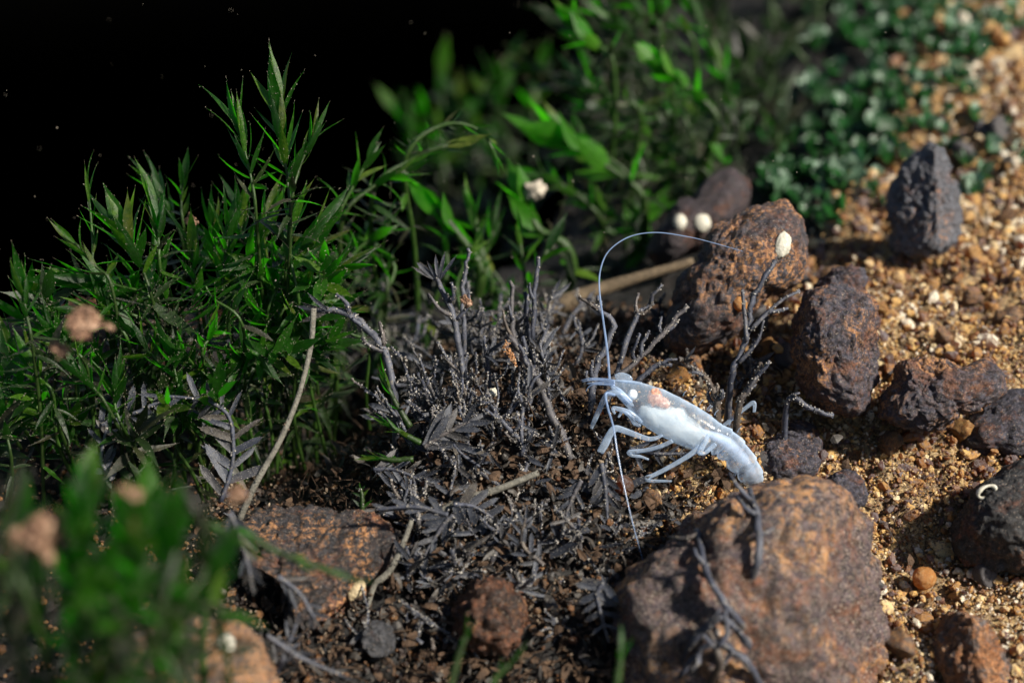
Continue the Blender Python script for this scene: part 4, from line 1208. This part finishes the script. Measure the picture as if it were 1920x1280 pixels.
def soft_mat(name, stops, scale, amax=.92):
    m = plain(name, stops, scale, .45, .35, .01, 26)
    nt = m.node_tree
    out = [n for n in nt.nodes if n.type == 'OUTPUT_MATERIAL'][0]
    pb = [n for n in nt.nodes if n.type == 'BSDF_PRINCIPLED'][0]
    lw = nd(nt, 'ShaderNodeLayerWeight'); lw.inputs['Blend'].default_value = .5
    n2 = noise_tex(nt, coords(nt), 8, 4, .6)
    ad = nd(nt, 'ShaderNodeMath', operation='MULTIPLY_ADD')
    nt.links.new(n2, ad.inputs[0]); ad.inputs[1].default_value = .5; nt.links.new(lw.outputs['Facing'], ad.inputs[2])
    al = ramp(nt, ad.outputs[0], [(.28, grey(amax)), (.95, grey(0))])
    tp_ = nd(nt, 'ShaderNodeBsdfTransparent'); mx_ = nd(nt, 'ShaderNodeMixShader')
    nt.links.new(al, mx_.inputs[0]); nt.links.new(tp_.outputs[0], mx_.inputs[1]); nt.links.new(pb.outputs[0], mx_.inputs[2])
    nt.links.new(mx_.outputs[0], out.inputs['Surface'])
    return m
M_gland = soft_mat('shrimp_gland', [(.3, (.56, .66, .72)), (.7, (.80, .85, .86))], 7, .52)
M_flesh = soft_mat('shrimp_flesh', [(.3, (.45, .58, .80)), (.7, (.66, .75, .90))], 9, .6)
M_stom = soft_mat('shrimp_stomach', [(.35, (.30, .11, .07)), (.52, (.50, .26, .17)), (.68, (.75, .58, .48))], 22)
SD = 16.75
def Z(x, y, dz=0.0):
    """place on the shrimp, measured in an enlargement of the photo"""
    return P(1050 + x / 4.571, 640 + y / 4.571, SD + dz)
zs = px2u(1 / 4.571, SD)
shrimp = thing('shrimp', 'translucent bluish white shrimp with brown stomach facing the dead thicket', 'shrimp', Z(930, 900))
SL = shrimp.location.copy()

# body: one continuous mesh of many rings
spine = [(425, 352, 8, 0), (450, 362, 34, 0), (500, 385, 62, 0), (560, 420, 92, 0), (670, 480, 132, 0), (785, 555, 172, 0), (930, 640, 184, 0), (1085, 715, 178, 0), (1235, 785, 158, 0), (1330, 812, 126, .0),
         (1385, 835, 114, .02), (1445, 875, 112, .04), (1525, 960, 110, .09), (1600, 1055, 101, .16), (1648, 1130, 92, .24), (1672, 1190, 80, .34), (1676, 1250, 62, .46), (1668, 1310, 40, .58)]
NB, NS = 170, 36
C = catmull([Z(a, b, dz) for a, b, r, dz in spine], NB)
rad = lerp_list([s[2] * zs for s in spine], NB)
fr = frames(C)
idx = np.linspace(0, len(spine) - 1, NB)
V, Fc = [], []
for i in range(NB):
    t = fr[i][0]
    side = -F - t * (-F).dot(t); side.normalize()
    dors = side.cross(t).normalized()
    if dors.dot(U + RT * .6) < 0: dors = -dors
    s_ = idx[i]
    r = rad[i]
    seg = 0.0; scal = 0.0
    if s_ > 9.2:
        ph = (s_ - 9.2) / 1.28
        fr_ = ph - math.floor(ph)
        seg = .15 * (fr_ ** 1.4 - .5)
        scal = abs(math.sin(math.pi * fr_)) ** .6
    elif 8.7 < s_ <= 9.2:
        seg = -.05 * math.sin(math.pi * (s_ - 8.7) / .5)
    for j in range(NS):
        an = 2 * math.pi * j / NS
        cu, cv = math.cos(an), math.sin(an)      # cu: dorsal, cv: towards camera
        rr = r * (1 + seg)
        k = 1.0
        if s_ > 9.2 and cu < -.25:
            k = 1 + (.52 * scal - .12) * min(1, (-cu - .25) / .5)
        if s_ <= 9 and s_ > 2 and cu > .8:
            k = 1 + .03 * (cu - .8) / .2
        p = C[i] + dors * cu * rr * k + side * cv * rr * .66
        V.append(p - SL)
for i in range(NB - 1):
    for j in range(NS):
        j2 = (j + 1) % NS
        Fc.append((i * NS + j, i * NS + j2, (i + 1) * NS + j2, (i + 1) * NS + j))
Fc.append(tuple(range(NS))); Fc.append(tuple((NB - 1) * NS + j for j in reversed(range(NS))))
obj('body', mesh_data('body', V, Fc, M_shell), shrimp)

def shr_tube(name, pts, radii, mat, n=24, sides=8, parent=shrimp):
    C_ = [p - SL for p in catmull(pts, n)]
    v, f = tube(C_, lerp_list(radii, n), sides)
    return obj(name, mesh_data(name, v, f, mat), parent)

# inner muscle of the tail, gland, stomach, eye
shr_tube('tail_muscle', [Z(1140, 730, .02), Z(1330, 815, .02), Z(1430, 870, .05), Z(1520, 955, .1), Z(1595, 1050, .17), Z(1645, 1130, .25), Z(1670, 1195, .35)], [6 * zs, 50 * zs, 66 * zs, 66 * zs, 60 * zs, 54 * zs, 40 * zs], M_flesh, 30, 16)
def shr_blob(name, x, y, dz, a, b, c, rot, mat, rough=.12, seed=1):
    V_, T_ = ico(4); V_ = V_.copy()
    for i in range(len(V_)):
        V_[i] *= 1 + rough * noise.fractal(Vector(V_[i]) * 2 + Vector((seed * 9, 0, 0)), 1, 2, 4)
    ca, sa = math.cos(rot), math.sin(rot)
    X = V_[:, 0] * a * zs; Y = V_[:, 1] * b * zs
    L = np.stack([X * ca - Y * sa, X * sa + Y * ca, V_[:, 2] * c * zs], 1)
    return obj(name, fast_mesh(name, L @ np.array([RT[:], U[:], (-F)[:]]), T_, mat, True), shrimp, Z(x, y, dz) - SL)
shr_blob('gland', 985, 725, .0, 330, 140, 85, -.50, M_gland, .10, 2)
shr_blob('gland', 800, 650, .0, 150, 110, 75, -.5, M_gland, .15, 3)
shr_blob('gland', 1010, 640, -.02, 90, 80, 60, -.3, M_gland, .2, 9)
shr_blob('stomach', 815, 482, -.065, 66, 76, 30, .2, M_stom, .25, 4)
shr_blob('stomach', 880, 525, -.065, 66, 50, 26, -.6, M_stom, .25, 5)
shr_blob('eye', 622, 455, -.045, 42, 46, 40, 0, M_eye, .04, 6)
shr_blob('antennal_scale', 545, 312, .06, 78, 42, 16, -.25, M_limb, .08, 7)
shr_blob('antennal_scale', 555, 470, -.08, 110, 22, 14, -.85, M_limb, .06, 8)
# rostrum
shr_tube('rostrum', [Z(700, 362, -.05), Z(600, 345, -.05), Z(430, 330, -.04)], [14 * zs, 12 * zs, 3 * zs], M_limb, 14, 6)
# feelers
ANT = [(1143, 712), (1139, 660), (1131, 600), (1124, 545), (1126, 505), (1142, 470), (1180, 444), (1230, 436), (1290, 444), (1340, 456), (1392, 471)]
shr_tube('antenna', [P(x, y, SD + .0 + .03 * i) for i, (x, y) in enumerate(ANT)], [.012, .010, .008, .007, .006, .005, .003], M_feeler, 90, 6)
ANT2 = [(1152, 740), (1136, 738), (1140, 765), (1150, 800), (1158, 850), (1170, 910), (1185, 975), (1206, 1052)]
shr_tube('antenna', [P(x, y, SD - .12 - .075 * i) for i, (x, y) in enumerate(ANT2)], [.016, .012, .010, .009, .008, .006, .005, .003], M_feeler, 70, 6)
for q_ in ([(470, 340), (400, 325), (310, 318), (240, 320), (180, 335)], [(470, 350), (380, 335), (280, 330), (190, 345)], [(470, 360), (390, 352), (300, 355), (230, 362)], [(470, 375), (380, 368), (290, 368), (245, 390), (222, 428)]):
    shr_tube('antennule', [Z(x, y, -.06 + .02 * k_) for k_, (x, y) in enumerate(q_)], [.013, .010, .008, .004], M_feeler, 20, 6)
shr_tube('antenna_stalk', [Z(590, 520, -.07), Z(520, 455, -.09), Z(470, 440, -.10), Z(395, 450, -.1)], [.035, .032, .028, .02], M_limb, 16, 8)
for q_ in ([(440, 385), (520, 460), (600, 535)], [(455, 380), (540, 445), (615, 520)]):
    shr_tube('antenna_base', [Z(x, y, -.09) for x, y in q_], [.012, .018, .016], M_limb, 12, 6)
# legs
def leg(pts, radii, dz0, dz1, name='leg', mat=M_limb):
    m = len(pts)
    return shr_tube(name, [Z(x, y, dz0 + (dz1 - dz0) * i / (m - 1)) for i, (x, y) in enumerate(pts)], [r * zs for r in radii], mat, 36, 10)
leg([(880, 800), (820, 828), (750, 832), (640, 795), (520, 752), (470, 748), (430, 790), (390, 870), (345, 950)], [12, 18, 21, 24, 27, 31, 30, 34, 30], -.05, -.1)
leg([(470, 430), (410, 440), (375, 500), (330, 600), (290, 690), (268, 745)], [22, 22, 24, 24, 20, 14], .1, .15)
leg([(965, 850), (880, 890), (780, 922), (680, 938), (592, 948), (620, 975), (690, 985), (760, 1010)], [18, 18, 17, 18, 20, 15, 12, 8], -.1, -.05)
leg([(1200, 900), (1120, 965), (1020, 1028), (900, 1095), (800, 1145), (735, 1172), (770, 1192), (860, 1195), (958, 1196)], [26, 22, 20, 19, 18, 20, 14, 12, 7], -.09, -.2)
leg([(1270, 800), (1240, 860), (1205, 930), (1190, 962)], [14, 22, 24, 14], -.10, -.14)
leg([(1330, 880), (1290, 915), (1240, 955), (1190, 965)], [20, 20, 16, 10], -.07, -.13)
leg([(1400, 720), (1440, 690), (1520, 625), (1600, 560), (1655, 525), (1668, 550), (1664, 605)], [16, 17, 17, 17, 20, 16, 12], .25, .2)
leg([(700, 690), (640, 640), (580, 600), (510, 580), (455, 572), (470, 620)], [18, 22, 20, 20, 16, 8], -.05, -.1, 'mouth_leg')
leg([(690, 720), (640, 700), (600, 640), (540, 600), (500, 650)], [14, 18, 18, 16, 8], -.02, -.05, 'mouth_leg')
# swimmerets under the tail and the fan tucked behind the boulder
for k_, (x, y) in enumerate(((1370, 960), (1440, 1040), (1505, 1105), (1560, 1165))):
    leg([(x + 50, y - 40), (x + 10, y), (x - 10, y + 45)], [26, 22, 8], .1 + .06 * k_, .12 + .06 * k_, 'swimmeret')
for k_, q_ in enumerate((-.6, -.3, 0, .3, .6)):
    a = Z(1670, 1290, .55)
    b = a + (U * -.9 + RT * q_ + F * .4).normalized() * .42
    shr_tube('tail_fan_blade', [a, a.lerp(b, .5), b], [.03, .07, .02], M_limb, 10, 6)
# hairs
for (x, y) in ((1055, 465), (1135, 508), (1195, 545), (1260, 590), (1275, 598), (1325, 632), (1450, 715), (1520, 780)):
    shr_tube('bristle', [Z(x, y, 0), Z(x + 12, y - 28, -.02), Z(x + 34, y - 46, -.02)], [.006, .005, .003], M_limb, 6, 4)

# ------------------------------------------------------------------ bubbles and drifting specks
mg, nt, out = new_mat('bubble_film')
gl = nd(nt, 'ShaderNodeBsdfGlossy'); gl.inputs['Roughness'].default_value = .04
tp = nd(nt, 'ShaderNodeBsdfTransparent')
fz = nd(nt, 'ShaderNodeFresnel'); fz.inputs['IOR'].default_value = 1.45
mx = nd(nt, 'ShaderNodeMixShader')
nt.links.new(fz.outputs[0], mx.inputs[0]); nt.links.new(tp.outputs[0], mx.inputs[1]); nt.links.new(gl.outputs[0], mx.inputs[2])
nt.links.new(mx.outputs[0], out.inputs['Surface'])
for (x, y, r, lab) in ((870, 908, .10, 'larger of two clear gas bubbles in the litter'), (828, 930, .06, 'smaller of two clear gas bubbles in the litter')):
    V_, T_ = ico(4)
    tag(obj('bubble', fast_mesh('bubble', V_ * r, T_, mg, True), None, P(x, y, gd(x, y) - r)), lab, 'bubble')
Vp, Sp = [], []
for i in range(150):
    d = R.uniform(14.5, 21)
    Vp.append(P(R.uniform(-100, 2020), R.uniform(-60, 700), d)[:]); Sp.append(R.choice((.0035, .004, .005, .006, .008)))
tag(obj('drifting_specks', scatter_mesh('drifting_specks', np.array(Vp), np.array(Sp), GPS, M_specks, rg)), 'tiny pale specks drifting in the dark water', 'specks', kind='stuff')
